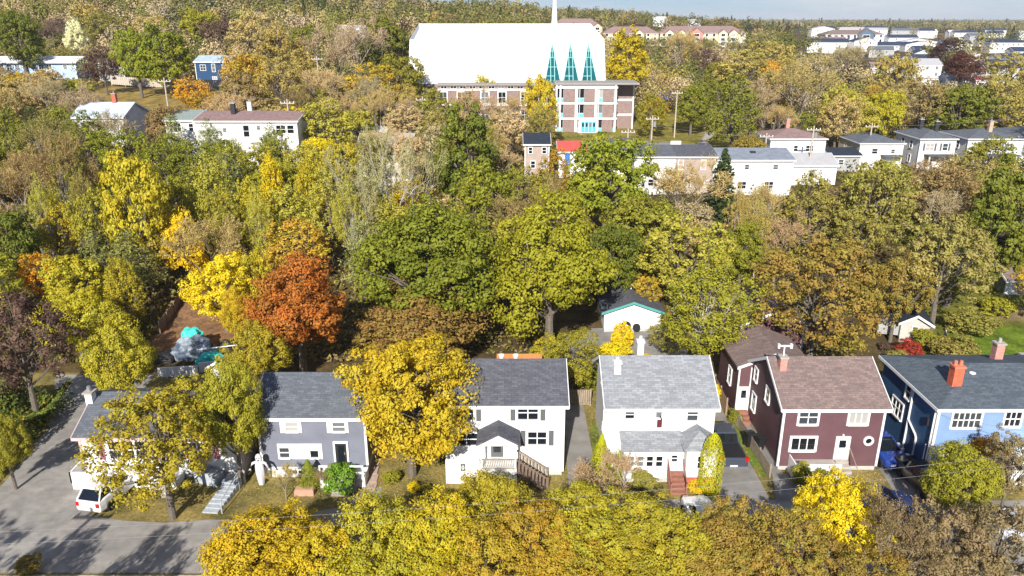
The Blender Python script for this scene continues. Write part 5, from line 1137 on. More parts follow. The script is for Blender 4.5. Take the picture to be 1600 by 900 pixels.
# far trees: x y crown radius colour
FARTREES = """113 166 2.7 gt;46 166 4.7 og;67 167 3.1 to;-114 168 3.7 by;98 169 3.7 gr;86 170 1.6 oy;72 170 3.8 ol;-33 171 3.2 gp;92 172 3.9 og;113 172 4.0 tn;57 172 4.9 oy;41 172 3.5 tn;105 172 4.6 ot;-26 173 1.8 br;30 174 4.5 to;-57 175 4.9 br;85 176 3.3 og;121 176 2.6 tn;-118 177 4.3 br;63 177 4.6 gp;49 177 3.2 pi;-27 178 2.2 tn;-50 178 4.0 gr;113 178 3.3 gt;71 180 3.0 dg;99 180 4.5 to;125 180 4.2 tn;30 181 1.7 dg;57 182 4.1 tn;42 182 4.1 br;86 182 3.7 og;-124 182 4.6 tp;-33 182 3.0 gt;78 183 2.5 tp;-97 183 3.5 ot;106 183 3.1 gr;66 184 3.3 dg;-26 185 3.1 gt;116 185 3.5 og;-56 185 3.0 gp;-47 186 4.1 dg;-38 186 3.0 ol;32 186 4.0 br;130 186 4.5 ot;48 187 3.0 pd;71 187 3.2 tp;39 188 4.4 tp;123 189 3.3 oy;113 190 3.4 pi;-79 191 3.5 br;-94 191 3.9 to;21 192 3.3 dg;-34 192 1.7 to;104 192 3.3 br;81 192 4.8 ot;-44 192 3.1 tn;44 192 3.1 pi;-25 193 4.8 tp;69 193 3.0 ot;-6 194 4.7 to;98 195 1.9 gr;-58 196 3.1 gr;-51 196 4.6 oy;130 196 3.0 tp;7 197 4.7 to;122 197 1.7 og;-12 198 3.0 br;86 198 3.7 og;-36 198 4.3 og;-82 198 4.9 tn;39 199 3.9 oy;109 200 3.7 og;17 200 4.3 pd;-92 200 3.5 br;-43 200 3.6 og;71 201 3.5 ol;94 201 3.0 br;-22 202 4.5 ol;-57 202 3.5 oy;2 202 3.4 dg;-74 202 4.9 tp;35 203 2.9 br;123 203 3.1 tp;140 203 3.0 gr;-7 204 5.0 tp;60 204 5.0 oy;22 205 3.6 tp;77 205 4.9 dg;-50 205 4.1 dg;-34 206 3.4 pi;44 206 3.6 gt;97 206 2.8 pi;68 207 4.0 gp;-61 207 3.2 br;31 207 3.8 br;115 207 3.2 tn;-123 208 4.1 ot;-25 208 3.6 gt;52 208 2.2 dg;-101 208 3.1 gr;13 208 4.3 gr;108 208 1.8 br;-42 209 3.8 gt;102 209 3.1 tp;-15 209 3.3 dg;-86 210 3.6 og;-3 210 3.1 ol;38 211 3.2 gt;-109 211 3.2 tn;129 212 3.2 gr;-118 212 3.0 ol;26 212 3.1 to;62 212 4.3 ol;55 212 3.0 gr;141 212 4.5 gr;-34 213 1.8 to;-139 213 3.2 pi;-79 213 3.2 ot;69 213 3.6 to;-29 213 3.0 gp;81 213 3.0 tp;-98 214 3.9 tn;-50 214 4.7 tn;-113 214 3.0 ot;-22 214 4.3 pd;-126 214 3.4 dg;2 214 3.2 gr;75 215 4.3 oy;-60 215 3.5 dg;-121 215 3.2 oy;46 216 3.5 dg;39 217 3.9 oy;51 217 3.4 dg;-6 217 3.6 tn;148 217 3.7 br;-12 217 3.8 br;109 217 3.1 gr;-148 217 2.9 dg;-83 218 4.6 dg;120 218 1.8 og;133 218 3.5 og;-134 218 3.7 br;-140 219 4.2 tn;-34 219 3.4 gr;32 219 3.7 tp;-112 219 3.6 tp;-65 220 3.4 to;102 220 2.9 oy;-20 221 4.4 tn;-48 221 2.9 tp;-92 221 4.1 og;11 221 2.9 br;69 221 4.2 ol;20 222 3.2 ot;61 222 3.5 gt;-150 223 4.0 tn;140 223 3.6 tn;-8 223 4.0 br;-28 223 1.7 tn;6 224 2.6 to;38 224 3.3 tp;148 224 2.7 gr;27 224 4.5 tp;80 224 4.9 pd;-72 224 3.4 dg;51 224 4.8 dg;131 225 3.1 tp;16 226 3.8 tp;-100 227 4.8 gt;158 227 3.0 tn;-2 227 3.4 pi;-140 227 3.9 pd;96 228 4.6 pd;-110 228 3.1 gt;-85 229 4.8 br;-63 229 3.0 tn;41 229 3.5 gr;-20 229 4.6 br;151 230 3.3 ot;-150 230 4.5 br;-133 231 2.2 gr;89 231 3.4 og;-70 231 4.5 oy;30 232 5.1 gt;-57 232 3.1 tp;-116 232 4.8 gt;-95 232 3.8 og;137 232 4.0 pd;-107 233 2.8 pi;67 233 3.7 pi;3 233 4.5 tn;11 233 4.5 gr;20 234 4.9 dg;-47 234 3.4 tp;50 234 4.6 ol;80 235 1.7 gr;-15 235 4.6 dg;-77 236 3.4 dg;102 236 5.0 tp;162 236 3.1 gr;62 236 3.3 tn;-158 236 3.1 ot;-21 237 2.9 tn;-129 238 3.6 br;-101 238 3.0 tp;-67 238 3.0 tp;-137 238 2.5 ot;137 238 2.9 tn;-52 239 5.1 og;36 239 3.8 tn;-149 239 4.0 tn;-142 239 3.7 to;-83 239 3.4 gr;-95 240 3.1 pi;-19 240 2.3 tp;82 241 4.1 pd;-26 241 3.7 dg;19 241 3.6 to;65 241 3.1 br;27 241 4.9 tn;-0 242 4.1 oy;-39 242 3.2 tn;-106 242 4.9 gp;11 243 3.8 tn;-82 244 1.8 og;74 244 2.4 tn;34 245 3.4 tn;45 245 4.9 ol;97 245 4.9 gt;166 245 3.9 dg;-15 246 3.7 tp;-8 246 4.3 tp;-32 246 4.8 tn;-136 246 3.4 dg;-74 247 5.0 gt;-21 247 3.9 ol;-142 247 3.6 pd;-150 248 4.6 ol;-57 248 3.2 tn;1 248 3.7 gr;-160 248 3.9 tn;-129 249 3.1 ot;-45 249 3.5 to;-51 249 4.2 tn;-122 249 3.2 gp;-168 250 3.1 gt;23 250 4.6 pd;50 251 2.8 pi;83 251 3.5 oy;-40 251 3.1 ot;59 251 3.5 to;168 252 3.8 pi;90 252 3.6 tp;108 253 4.0 pi;69 253 1.6 gr;64 253 2.9 gr;-62 254 3.7 dg;41 254 3.6 tn;-125 254 3.0 gt;99 254 3.0 pd;-80 254 3.0 tn;3 254 3.3 to;-34 254 3.8 gt;-87 254 3.8 to;-149 254 3.8 gr;-23 255 2.0 pd;-133 255 3.1 og;-55 255 4.5 br;75 255 4.8 og;-143 255 2.1 og;-9 255 3.1 oy;-3 256 4.1 oy;55 257 2.1 to;34 257 3.9 ot;-45 257 3.5 gt;28 257 3.6 og;-104 258 4.2 to;115 258 3.1 tn;16 258 4.0 tn;-69 259 3.1 gt;175 260 3.4 gp;48 260 4.0 br;-60 260 4.2 ol;7 260 4.5 tn;-20 260 3.5 tp;-125 260 3.8 tp;-28 260 4.2 ot;60 260 3.8 dg;-154 260 2.9 dg;67 261 3.9 gr;40 261 4.0 gt;-93 261 2.8 ol;-119 262 3.8 br;23 262 3.4 ol;-37 263 3.3 dg;-80 263 4.2 br;109 263 3.8 pi;-100 264 3.1 tn;-53 264 4.3 gr;-157 264 3.6 tp;-111 265 3.4 gt;-73 265 3.7 ot;-147 265 3.5 tp;-169 265 4.7 tp;119 265 2.8 to;-19 266 3.0 gt;-65 266 3.9 to;102 267 2.9 tn;21 267 3.2 tp;-32 268 2.6 tn;73 268 1.9 dg;-177 268 3.6 oy;-139 268 5.1 oy;107 269 2.6 ol;-78 269 1.9 gr;179 269 3.9 oy;2 270 3.5 pd;14 270 5.0 pd;-117 270 3.4 br;-72 270 2.8 ot;-44 270 4.1 tn;-26 271 3.0 ol;42 271 3.5 og;-8 271 3.8 ot;97 271 3.0 ol;-55 271 4.2 tp;-157 271 4.8 gr;-132 272 2.5 pd;-167 273 2.3 oy;-81 273 4.3 gr;78 273 4.0 tp;90 274 3.9 ot;186 274 4.4 gt;-16 274 3.8 tn;-3 274 3.3 tp;-125 275 3.6 gr;28 275 3.1 to;20 276 3.4 gt;-41 276 2.6 tp;-103 276 4.5 br;34 277 4.3 tn;110 277 3.2 dg;118 277 4.4 pd;-182 277 3.1 gp;97 277 4.8 dg;-88 278 4.2 tp;-46 278 4.3 oy;48 278 3.0 pi;-96 279 4.4 gp;72 279 4.2 gp;-149 279 3.4 dg;-26 279 2.7 oy;-81 279 2.1 to;-33 279 3.5 tp;-162 279 4.1 br;-62 279 4.3 gr;-115 279 3.3 pi;87 279 3.1 ot;3 279 4.7 gr;-143 280 3.8 br;12 280 4.5 pd;185 280 3.1 tp;-4 280 3.4 gr;106 281 1.9 pd;-133 281 4.4 tp;25 281 3.8 pi;-172 281 5.1 tn;-12 282 3.8 og;65 282 3.3 tn;42 283 3.0 og;-68 284 4.9 tn;-122 284 4.9 gt;-80 284 3.7 ol;116 284 3.0 br;193 284 3.6 ot;88 285 3.7 tn;-189 285 4.1 pi;96 286 3.1 pi;-161 286 3.6 gr;16 286 3.2 gt;-28 286 3.0 to;111 287 3.1 tp;1 287 4.5 oy;-144 288 5.0 br;104 288 3.1 tp;-58 288 3.4 oy;-18 288 4.3 tp;74 288 4.2 tp;-99 288 1.8 tp;-50 288 3.3 to;-39 288 4.7 pd;-108 288 4.6 oy;-182 289 3.6 br;58 289 3.4 tn;26 289 4.3 pd;-132 289 2.9 tp;-80 290 3.2 to;40 290 2.7 pi;-152 290 3.2 ot;-171 290 3.1 gp;123 291 3.7 gt;197 291 4.4 dg;80 292 4.7 tn;69 292 1.9 tp;-69 292 2.9 pi;49 292 3.0 pi;-92 292 3.8 tp;33 292 3.7 tn;12 292 4.8 tp;114 293 3.1 to;96 293 4.1 og;-157 293 4.1 tn;-167 293 3.4 gr;90 294 3.1 to;-105 294 3.0 ol;-126 295 5.0 gp;-140 295 3.9 pi;-1 295 3.5 gr;19 295 3.5 tp;-179 295 4.4 gr;-46 296 5.1 ol;-197 296 3.9 gr;-113 296 3.4 tp;-151 296 3.1 og;127 297 3.8 ol;-28 297 4.8 og;70 297 3.7 dg;57 297 1.6 pd;106 297 4.5 tp;-80 297 2.2 og;-21 297 3.5 pd;6 297 4.4 to;-100 298 3.4 br;-39 298 2.8 pi;77 298 3.4 oy;42 298 4.9 br;-66 298 3.1 dg;-11 298 3.9 oy;65 299 3.3 oy;-59 299 3.8 to;99 300 3.3 br;91 300 4.1 pd;27 300 3.7 tp;83 301 3.3 br;-161 301 2.9 og;-52 301 4.5 br;-89 301 3.9 br;-137 302 4.4 gr;-106 302 3.1 pd;-203 302 3.6 tp;-196 302 3.6 gt;18 302 2.3 to;122 303 3.4 gr;201 303 4.5 oy;-29 303 2.5 to;-38 303 1.7 br;-115 303 3.3 ot;104 304 3.1 gr;-70 304 4.5 to;-186 304 3.0 to;-129 304 3.8 dg;-80 304 5.0 gp;-173 305 2.7 br;112 305 4.3 tn;87 305 4.0 br;-21 306 4.0 ot;-95 306 3.2 dg;8 307 3.3 pd;-164 307 4.7 ol;211 307 3.6 ol;119 307 3.0 tn;-153 307 3.1 oy;44 308 5.1 br;-6 308 3.3 gr;127 308 4.9 pd;32 309 4.2 br;-56 309 3.3 ol;62 309 3.9 br;136 309 3.1 tn;-200 309 2.6 dg;-63 310 2.7 pi;-131 310 3.4 gt;-50 310 3.3 oy;-207 310 3.0 gr;-123 310 2.5 gr;-172 310 2.1 br;-139 311 4.8 tn;-106 311 3.1 br;-83 312 3.0 tp;-100 312 3.1 oy;113 312 3.3 tn;-78 312 2.4 to;-36 312 1.8 ol;-154 313 3.2 pi;-192 313 5.0 oy;-116 313 4.2 oy;-46 314 3.6 tn;107 314 3.4 ol;-177 315 4.5 br;-60 316 3.2 ot;82 316 4.3 to;30 317 3.9 tn;22 317 4.6 ol;100 317 3.5 br;130 317 3.1 br;-145 317 1.9 og;-70 317 4.5 og;-123 317 4.5 pd;-23 318 1.9 og;116 318 3.2 br;-206 318 3.7 pd;-185 318 3.4 gr;-92 318 3.9 oy;208 318 4.7 br;-107 319 3.8 pi;-14 319 3.3 oy;-48 319 3.8 pd;-42 320 4.2 tn;-155 320 3.3 tp;-2 320 4.6 og;9 320 4.7 gr;139 321 4.0 ol;-171 322 4.8 gp;96 322 3.3 dg;-137 322 4.0 dg;43 322 3.9 gp;-198 322 4.9 tp;220 323 4.3 gp;28 323 3.2 tp;-30 323 2.0 gr;17 323 4.0 tp;-23 323 4.1 br;110 324 2.9 tp;-105 324 1.6 to;-161 324 3.7 tn;-129 324 2.4 gr;-120 325 3.7 og;-82 325 3.9 tp;117 325 4.7 gt;-90 326 4.8 gp;-98 326 4.9 gt;145 326 2.2 dg;-145 327 4.8 oy;123 328 3.1 tp;-28 328 4.0 tp;39 328 3.2 dg;129 328 4.0 dg;-204 328 4.1 pd;-216 328 5.1 ot;-1 328 2.2 tn;-190 328 3.6 br;-184 329 3.0 ol;-115 329 1.7 br;-69 329 3.0 gt;-136 330 4.9 og;-172 330 4.6 to"""
# ---------------------------------------------------------------- plants
def unit(v): return v/np.maximum(np.linalg.norm(v, axis=-1, keepdims=True), 1e-9)
def leaves(cen, nor, size, asp, rn):
    """one bent four-cornered leaf spray per centre"""
    n = len(cen); r = unit(rn.randn(n, 3)); t = unit(np.cross(nor, r)); b = np.cross(nor, t); s = size[:, None]
    v = np.stack([cen-t*s, cen+b*s*asp+nor*s*.25*rn.uniform(-1, 1, (n, 1)), cen+t*s*1.05, cen-b*s*asp+nor*s*.25*rn.uniform(-1, 1, (n, 1))], 1)
    return v.reshape(-1, 3), np.arange(4*n).reshape(n, 4)
def ball(n, rn): return unit(rn.randn(n, 3))
def broad_crown(seed, zc, rz, nl, ncl, nlf, ls, open_=0., top=0., lob=.40):
    """limb lobes > leaf clumps > leaves; returns centres, normals, sizes, clump tint, lobe centres"""
    rn = np.random.RandomState(seed); i = np.arange(nl)+.5
    ph = np.arccos(1-1.72*i/nl); th = np.pi*(1+5**.5)*i + rn.rand()*6
    d = np.stack([np.cos(th)*np.sin(ph), np.sin(th)*np.sin(ph), np.cos(ph)], 1); d += rn.randn(nl, 3)*.16
    rad = rn.uniform(.5, .74, nl)[:, None]; lc = d*rad; lr = lob*rn.uniform(.72, 1.18, nl)
    lc[:, :2] *= (1 - top*np.clip(lc[:, 2:3], 0, 1)); C_, Nn, T_ = [], [], []
    for k in range(nl):
        m = int(ncl*(lr[k]/lob)**2); dd = ball(m, rn); out = unit(lc[k][None]); keep = (dd@out.T)[:, 0] > -.45; dd = dd[keep]
        cc = lc[k]+dd*lr[k]*rn.uniform(.72, 1.12, (len(dd), 1)); cr = lr[k]*rn.uniform(.2, .46, len(dd))
        if open_: sel = rn.rand(len(cc)) > open_; cc, cr, dd = cc[sel], cr[sel], dd[sel]
        for c, r, o in zip(cc, cr, dd):
            q = ball(nlf, rn)*rn.uniform(.55, 1.08, (nlf, 1))*r; q[:, 2] *= .75
            C_.append(c+q); Nn.append(unit(unit(q)*1.1+o*.45+rn.randn(nlf, 3)*.4+np.array([0, 0, .25]))); T_.append(np.full(nlf, rn.rand()))
    C_ = np.concatenate(C_); Nn = np.concatenate(Nn); T_ = np.concatenate(T_)
    C_ = C_*np.array([1, 1, rz])+np.array([0, 0, zc]); lc = lc*np.array([1, 1, rz])+np.array([0, 0, zc])
    return C_, Nn, ls*rn.uniform(.6, 1.3, len(C_)), T_, lc, rn
def crown_mesh(name, C_, Nn, sz, T_, rn, asp=.62):
    v, f = leaves(C_, Nn, sz, asp, rn)
    return raw_mesh(name, v, f, FOL, {'clump': ('FACE', T_), 'rnd': ('FACE', rn.rand(len(f)))})
def trunk_mesh(lc, zc, rn, r0=.075, m=BARK, fork=.8, lean=.05, extra=0):
    b = MB(); hk = zc*fork*.62; top = Vector((rn.uniform(-lean, lean), rn.uniform(-lean, lean), hk))
    b.tube([(0, 0, -.25), (top.x*.3, top.y*.3, hk*.5), tuple(top)], [r0*1.25, r0, r0*.8], 8)
    b.tube([tuple(top), (top.x*1.2, top.y*.8, zc*1.25)], [r0*.75, r0*.2], 6)
    for c in lc:
        c = Vector(c); s = top+Vector((0, 0, rn.uniform(-.12, .25)*zc)); mid = s.lerp(c, .5)+Vector((0, 0, -.06+rn.randn()*.03)); rr = r0*rn.uniform(.32, .5)
        b.tube([tuple(s), tuple(mid), tuple(c)], [rr, rr*.7, rr*.3], 5)
        for _ in range(extra):
            e = c+Vector(rn.randn(3))*.22+Vector((0, 0, .12)); st_ = mid.lerp(c, rn.uniform(.2, .9)); b.tube([tuple(st_), tuple(st_.lerp(e, .5)+Vector(rn.randn(3))*.03), tuple(e)], [rr*.35, rr*.25, rr*.08], 3)
    return b.mesh('trunk', m)
PROTO = {}
def twigs(seed, zc, rz, m, dens=1.0, nleaf=1500, ls=.035, width=.0065):
    """leafless or nearly leafless tree: limbs that fork four times into fine twigs"""
    rn = np.random.RandomState(seed); b = MB(); segs = []
    def grow(p, d, L_, r, lev):
        p = Vector(p); d = Vector(d).normalized(); q = p+d*L_*.5+Vector(rn.randn(3))*L_*.06; e = q+(d+Vector(rn.randn(3))*.16+Vector((0, 0, .07))).normalized()*L_*.5
        if lev < 3: b.tube([tuple(p), tuple(q), tuple(e)], [r, r*.8, r*.6], 6-lev, False)
        else: segs.append((p, e))
        if lev == 4: return
        for k_ in range([5, 4, 4, 6][lev] if dens >= 1 else [4, 4, 3, 5][lev]):
            s = p.lerp(e, rn.uniform(.45, 1)); ax = Vector(rn.randn(3)); nd = (d*rn.uniform(.75, 1.1)+ax.cross(d).normalized()*rn.uniform(.45, .85)+Vector((0, 0, .18))).normalized()
            grow(s, nd, L_*rn.uniform(.55, .75), r*.5, lev+1)
    H_ = zc+rz; b.tube([(0, 0, -.25), (0, 0, H_*.3)], [.05, .04], 8)
    for k_ in range(3): a = k_*2.1+rn.rand(); grow((0, 0, H_*(.24+.03*k_)), (math.cos(a)*.5, math.sin(a)*.5, 1), H_*.36, .024, 0)
    P0 = np.array([s[0] for s in segs]); P1 = np.array([s[1] for s in segs]); n = len(P0)
    sc = np.array([1, 1, 1.0]); dd = unit(P1-P0); sd = unit(np.cross(dd, ball(n, rn)))*width
    v = np.stack([P0-sd, P0+sd, P1+sd*.4, P1-sd*.4], 1).reshape(-1, 3)
    tm = b.mesh('trunk', m)
    w1 = np.arange(4*n).reshape(n, 4); cl = rn.rand(n)
    idx = rn.randint(0, n, nleaf); cen = P0[idx]+(P1-P0)[idx]*rn.uniform(.2, 1.1, (nleaf, 1))+rn.randn(nleaf, 3)*.03
    lv, lf = leaves(cen, unit(rn.randn(nleaf, 3)+np.array([0, 0, .5])), ls*rn.uniform(.6, 1.2, nleaf), .6, rn)
    V = np.concatenate([v, lv]); F_ = np.concatenate([w1, lf+len(v)])
    mx_ = np.abs(np.quantile(V[:, :2], .97)); V[:, :2] /= max(mx_, .3); 
    cm = raw_mesh('crown', V, F_, FOL, {'clump': ('FACE', np.r_[cl*.4, rn.rand(nleaf)]), 'rnd': ('FACE', rn.rand(len(F_)))})
    k_ = 1/max(mx_, .3); tv = np.empty(len(tm.vertices)*3, np.float32); tm.vertices.foreach_get('co', tv); tv = tv.reshape(-1, 3); tv[:, :2] *= k_; tm.vertices.foreach_set('co', tv.ravel())
    return tm, cm
def conifer(seed, H_, R0, tiers, per, kind):
    rn = np.random.RandomState(seed); b = MB().tube([(0, 0, -.25), (0, 0, H_*.96)], [.09, .015], 7); C_, N_, S_, T_ = [], [], [], []
    for i in range(tiers):
        f_ = (i+.5)/tiers; z = H_*(.08+.9*f_) if kind == 'spruce' else H_*(.3+.66*f_); L0 = R0*(1-f_)**.85 if kind == 'spruce' else R0*(1-.75*f_**1.5)
        n = max(4, int(per*(1-.6*f_)))
        for k_ in range(n):
            a = rn.rand()*6.28; L_ = L0*rn.uniform(.7, 1.1)+.05; dz = -.22 if kind == 'spruce' else .12
            d = np.array([math.cos(a), math.sin(a), 0]); m_ = int(14+40*L_) if kind == 'spruce' else int(30*L_+14); t = rn.rand(m_)**.6; tint = rn.rand()
            w = .16*(1.15-t)*L_ if kind == 'spruce' else .2*(.5+t)*L_
            p = d*t[:, None]*L_+np.array([-d[1], d[0], 0])*(rn.randn(m_)*w)[:, None]; p[:, 2] += z+dz*L_*t+ (.1*t**2*L_ if kind == 'spruce' else 0)+rn.randn(m_)*.03
            if kind != 'spruce': p += rn.randn(m_, 3)*.05
            C_.append(p); N_.append(unit(rn.randn(m_, 3)*.5+np.array([0, 0, 1])+d*.5)); S_.append(np.full(m_, .075 if kind == 'spruce' else .06)*rn.uniform(.6, 1.3, m_)); T_.append(np.full(m_, tint))
            if L_ > .3 and k_ % 2 == 0: b.tube([(0, 0, z), tuple(d*L_*.9+np.array([0, 0, z+dz*L_*.8]))], [.02, .005], 4, False)
    return b.mesh('trunk', BARK), crown_mesh('crown', np.concatenate(C_), np.concatenate(N_), np.concatenate(S_), np.concatenate(T_), rn, .38)
def protos():
    P = PROTO
    for i in range(4):      # dense rounded crowns, fine leaves for the near ones
        a = broad_crown(10+i, 1.45, .95, 19, 29, 84, .026, lob=.45, top=.25); P['MDn', i] = (trunk_mesh(a[4], 1.45, a[5], extra=2), crown_mesh('crown', a[0], a[1], a[2], a[3], a[5]))
        a = broad_crown(20+i, 1.45, .95, 16, 26, 46, .038, lob=.45, top=.25); P['MDm', i] = (trunk_mesh(a[4], 1.45, a[5]), crown_mesh('crown', a[0], a[1], a[2], a[3], a[5]))
        a = broad_crown(30+i, 1.7, 1.1, 18, 24, 58, .0285, .2, lob=.38); P['OPn', i] = (trunk_mesh(a[4], 1.7, a[5], .06, extra=5), crown_mesh('crown', a[0], a[1], a[2], a[3], a[5]))
        a = broad_crown(40+i, 1.7, 1.1, 18, 22, 32, .037, .2, lob=.38); P['OPm', i] = (trunk_mesh(a[4], 1.7, a[5], .06, extra=3), crown_mesh('crown', a[0], a[1], a[2], a[3], a[5]))
    for i in range(3):
        P['TW', i] = twigs(50+i, 1.6, 1.1, TWIG, 1.0, 4200, .024); P['TP', i] = twigs(60+i, 1.6, 1.1, PALEBARK, .8, 900, .022)
        a = broad_crown(70+i, 2.5, 1.9, 16, 34, 26, .046, .12, .45, .42); P['UP', i] = (trunk_mesh(a[4], 2.5, a[5], .06), crown_mesh('crown', a[0], a[1], a[2], a[3], a[5]))
        P['PI', i] = conifer(80+i, 3.0, 1.0, 13, 9, 'pine')
        a = broad_crown(90+i, .75, .75, 12, 30, 28, .046, lob=.42); P['SH', i] = (trunk_mesh(a[4], .75, a[5], .05), crown_mesh('crown', a[0], a[1], a[2], a[3], a[5]))
    P['SP', 0] = conifer(95, 4.1, 1.0, 26, 20, 'spruce')
    a = broad_crown(96, 2.3, 1.5, 18, 36, 40, .029, .28, lob=.38); P['BI', 0] = (trunk_mesh(a[4], 2.3, a[5], .05, PALEBARK, .55, .2, 5), crown_mesh('crown', a[0], a[1], a[2], a[3], a[5]))
    # clipped cones and columns
    rn = np.random.RandomState(99)
    for nm, prof in (('CONE', lambda z: np.interp(z, [0, .1, .35, 1], [.55, 1, .95, .04])), ('COLUMN', lambda z: np.interp(z, [0, .1, .6, .9, 1], [.7, .95, 1, .55, .08]))):
        n = 5200; z = rn.rand(n); a = rn.rand(n)*6.28; r = prof(z)*rn.uniform(.86, 1.04, n)*(1+.05*np.sin(a*5+z*9)); o = np.stack([np.cos(a), np.sin(a), .25+0*a], 1)
        P[nm, 0] = (MB().tube([(0, 0, -.05), (0, 0, .5)], [.1, .06], 6).mesh('trunk', BARK), crown_mesh('crown', np.stack([r*np.cos(a), r*np.sin(a), z*2.6], 1), unit(o+rn.randn(n, 3)*.5), .05*rn.uniform(.6, 1.3, n), np.floor(z*9)*.37 % 1, rn, .5))
protos()
COL = {  # two leaf colours of each kind of tree
 'ye': ((.42,.33,.025), (.31,.275,.03)), 'gy': ((.48,.345,.016), (.35,.29,.025)), 'by': ((.58,.43,.015), (.48,.37,.018)), 'yo': ((.36,.285,.025), (.25,.225,.028)), 'yg': ((.30,.265,.03), (.215,.205,.025)), 'mp': ((.45,.315,.018), (.33,.27,.025)),
 'ol': ((.18,.165,.028), (.13,.135,.022)), 'og': ((.135,.14,.025), (.095,.11,.018)), 'gr': ((.125,.14,.018), (.155,.155,.02)), 'gg': ((.215,.21,.02), (.165,.17,.017)), 'go': ((.20,.20,.022), (.11,.145,.018)), 'dg': ((.075,.10,.018), (.11,.12,.02)), 'bz': ((.25,.165,.045), (.165,.145,.032)), 'bn': ((.22,.13,.05), (.15,.11,.032)), 'bo': ((.40,.25,.03), (.26,.21,.03)),
 'ru': ((.46,.155,.028), (.28,.135,.03)), 'or': ((.56,.24,.02), (.40,.25,.03)), 'oy': ((.46,.27,.04), (.30,.24,.035)), 'ob': ((.34,.19,.03), (.24,.18,.03)), 'rd': ((.38,.015,.03), (.22,.05,.03)), 'pu': ((.10,.055,.06), (.15,.095,.075)), 'pd': ((.05,.022,.028), (.075,.035,.03)), 'pb': ((.12,.045,.03), (.08,.04,.03)), 'pb2': ((.16,.10,.10), (.21,.15,.14)),
 'tn': ((.36,.27,.145), (.27,.215,.10)), 'to': ((.31,.235,.085), (.20,.17,.055)), 'tp': ((.40,.29,.20), (.30,.23,.14)), 'tg': ((.26,.22,.085), (.185,.175,.055)), 'pk': ((.36,.24,.18), (.26,.19,.13)), 'br': ((.22,.155,.085), (.17,.125,.06)), 'gt': ((.31,.255,.20), (.25,.20,.13)), 'gp': ((.33,.25,.215), (.26,.19,.14)), 'pg': ((.30,.275,.18), (.22,.205,.11)), 'pg2': ((.16,.175,.085), (.21,.21,.11)),
 'yt': ((.30,.265,.05), (.22,.205,.042)), 'ot': ((.215,.18,.055), (.155,.145,.04)), 'og2': ((.19,.17,.06), (.24,.19,.09)), 'sp': ((.035,.075,.03), (.05,.09,.035)), 'pi': ((.12,.14,.045), (.165,.165,.06)), 'si': ((.55,.53,.46), (.45,.43,.34))}
for k_, q in COL.items():            # autumn leaves: colours scaled brighter, greens made warmer
    kr, kg, kb = (1.38, 1.4, 1.15) if k_ in ('ye', 'gy', 'by', 'yo', 'yg', 'mp', 'oy', 'bo') else (1.25, 1.25, 1.0) if k_ in ('ru', 'or', 'rd', 'pu', 'pd', 'pb', 'pb2', 'ob', 'sp') else (1.68, 1.68, 1.25)
    COL[k_] = tuple((c[0]*kr+max(0, c[1]-c[0])*.4, c[1]*kg, c[2]*kb) for c in q)
COL['tf'] = ((.34, .255, .125), (.25, .20, .085))
COL['lg'] = ((.20, .34, .03), (.15, .27, .025))
COL['lm'] = ((.50, .50, .02), (.40, .42, .02))
CW = {'tf': 'dusty tan', 'lg': 'fresh green', 'lm': 'lime', 'ye': 'yellow', 'gy': 'golden', 'by': 'bright yellow', 'yo': 'yellow-olive', 'yg': 'yellow-green', 'mp': 'golden', 'ol': 'olive', 'og': 'dark olive', 'gr': 'green', 'gg': 'bright green', 'go': 'green-gold', 'dg': 'dark green', 'bz': 'bronze', 'bn': 'bronze-brown', 'bo': 'orange-olive', 'ru': 'rust', 'or': 'orange', 'oy': 'orange-gold', 'ob': 'orange-brown', 'rd': 'crimson', 'pu': 'dull purple', 'pd': 'dark purple', 'pb': 'purple-brown', 'pb2': 'pinkish purple',
      'tn': 'tan', 'to': 'tan-olive', 'tp': 'pinkish tan', 'tg': 'dusty olive', 'pk': 'pinkish brown', 'br': 'brown', 'gt': 'greyish tan', 'gp': 'pinkish grey', 'pg': 'pale grey', 'pg2': 'grey-green', 'yt': 'yellowish tan', 'ot': 'olive-tan', 'og2': 'olive-brown', 'sp': 'dark green', 'pi': 'grey-green', 'si': 'silvery'}
KW = {'MD': ('leafy_tree', 'dense round tree'), 'OP': ('leafy_tree', 'airy open-crowned tree'), 'TW': ('bare_tree', 'nearly leafless tree'), 'UP': ('slender_tree', 'slender upright tree'), 'PI': ('pine_tree', 'bushy pine'), 'SP': ('spruce_tree', 'spruce'), 'SH': ('shrub', 'round shrub'), 'BI': ('birch_tree', 'birch'), 'CONE': ('clipped_cedar', 'clipped cedar cone'), 'COLUMN': ('cedar_column', 'cedar column')}
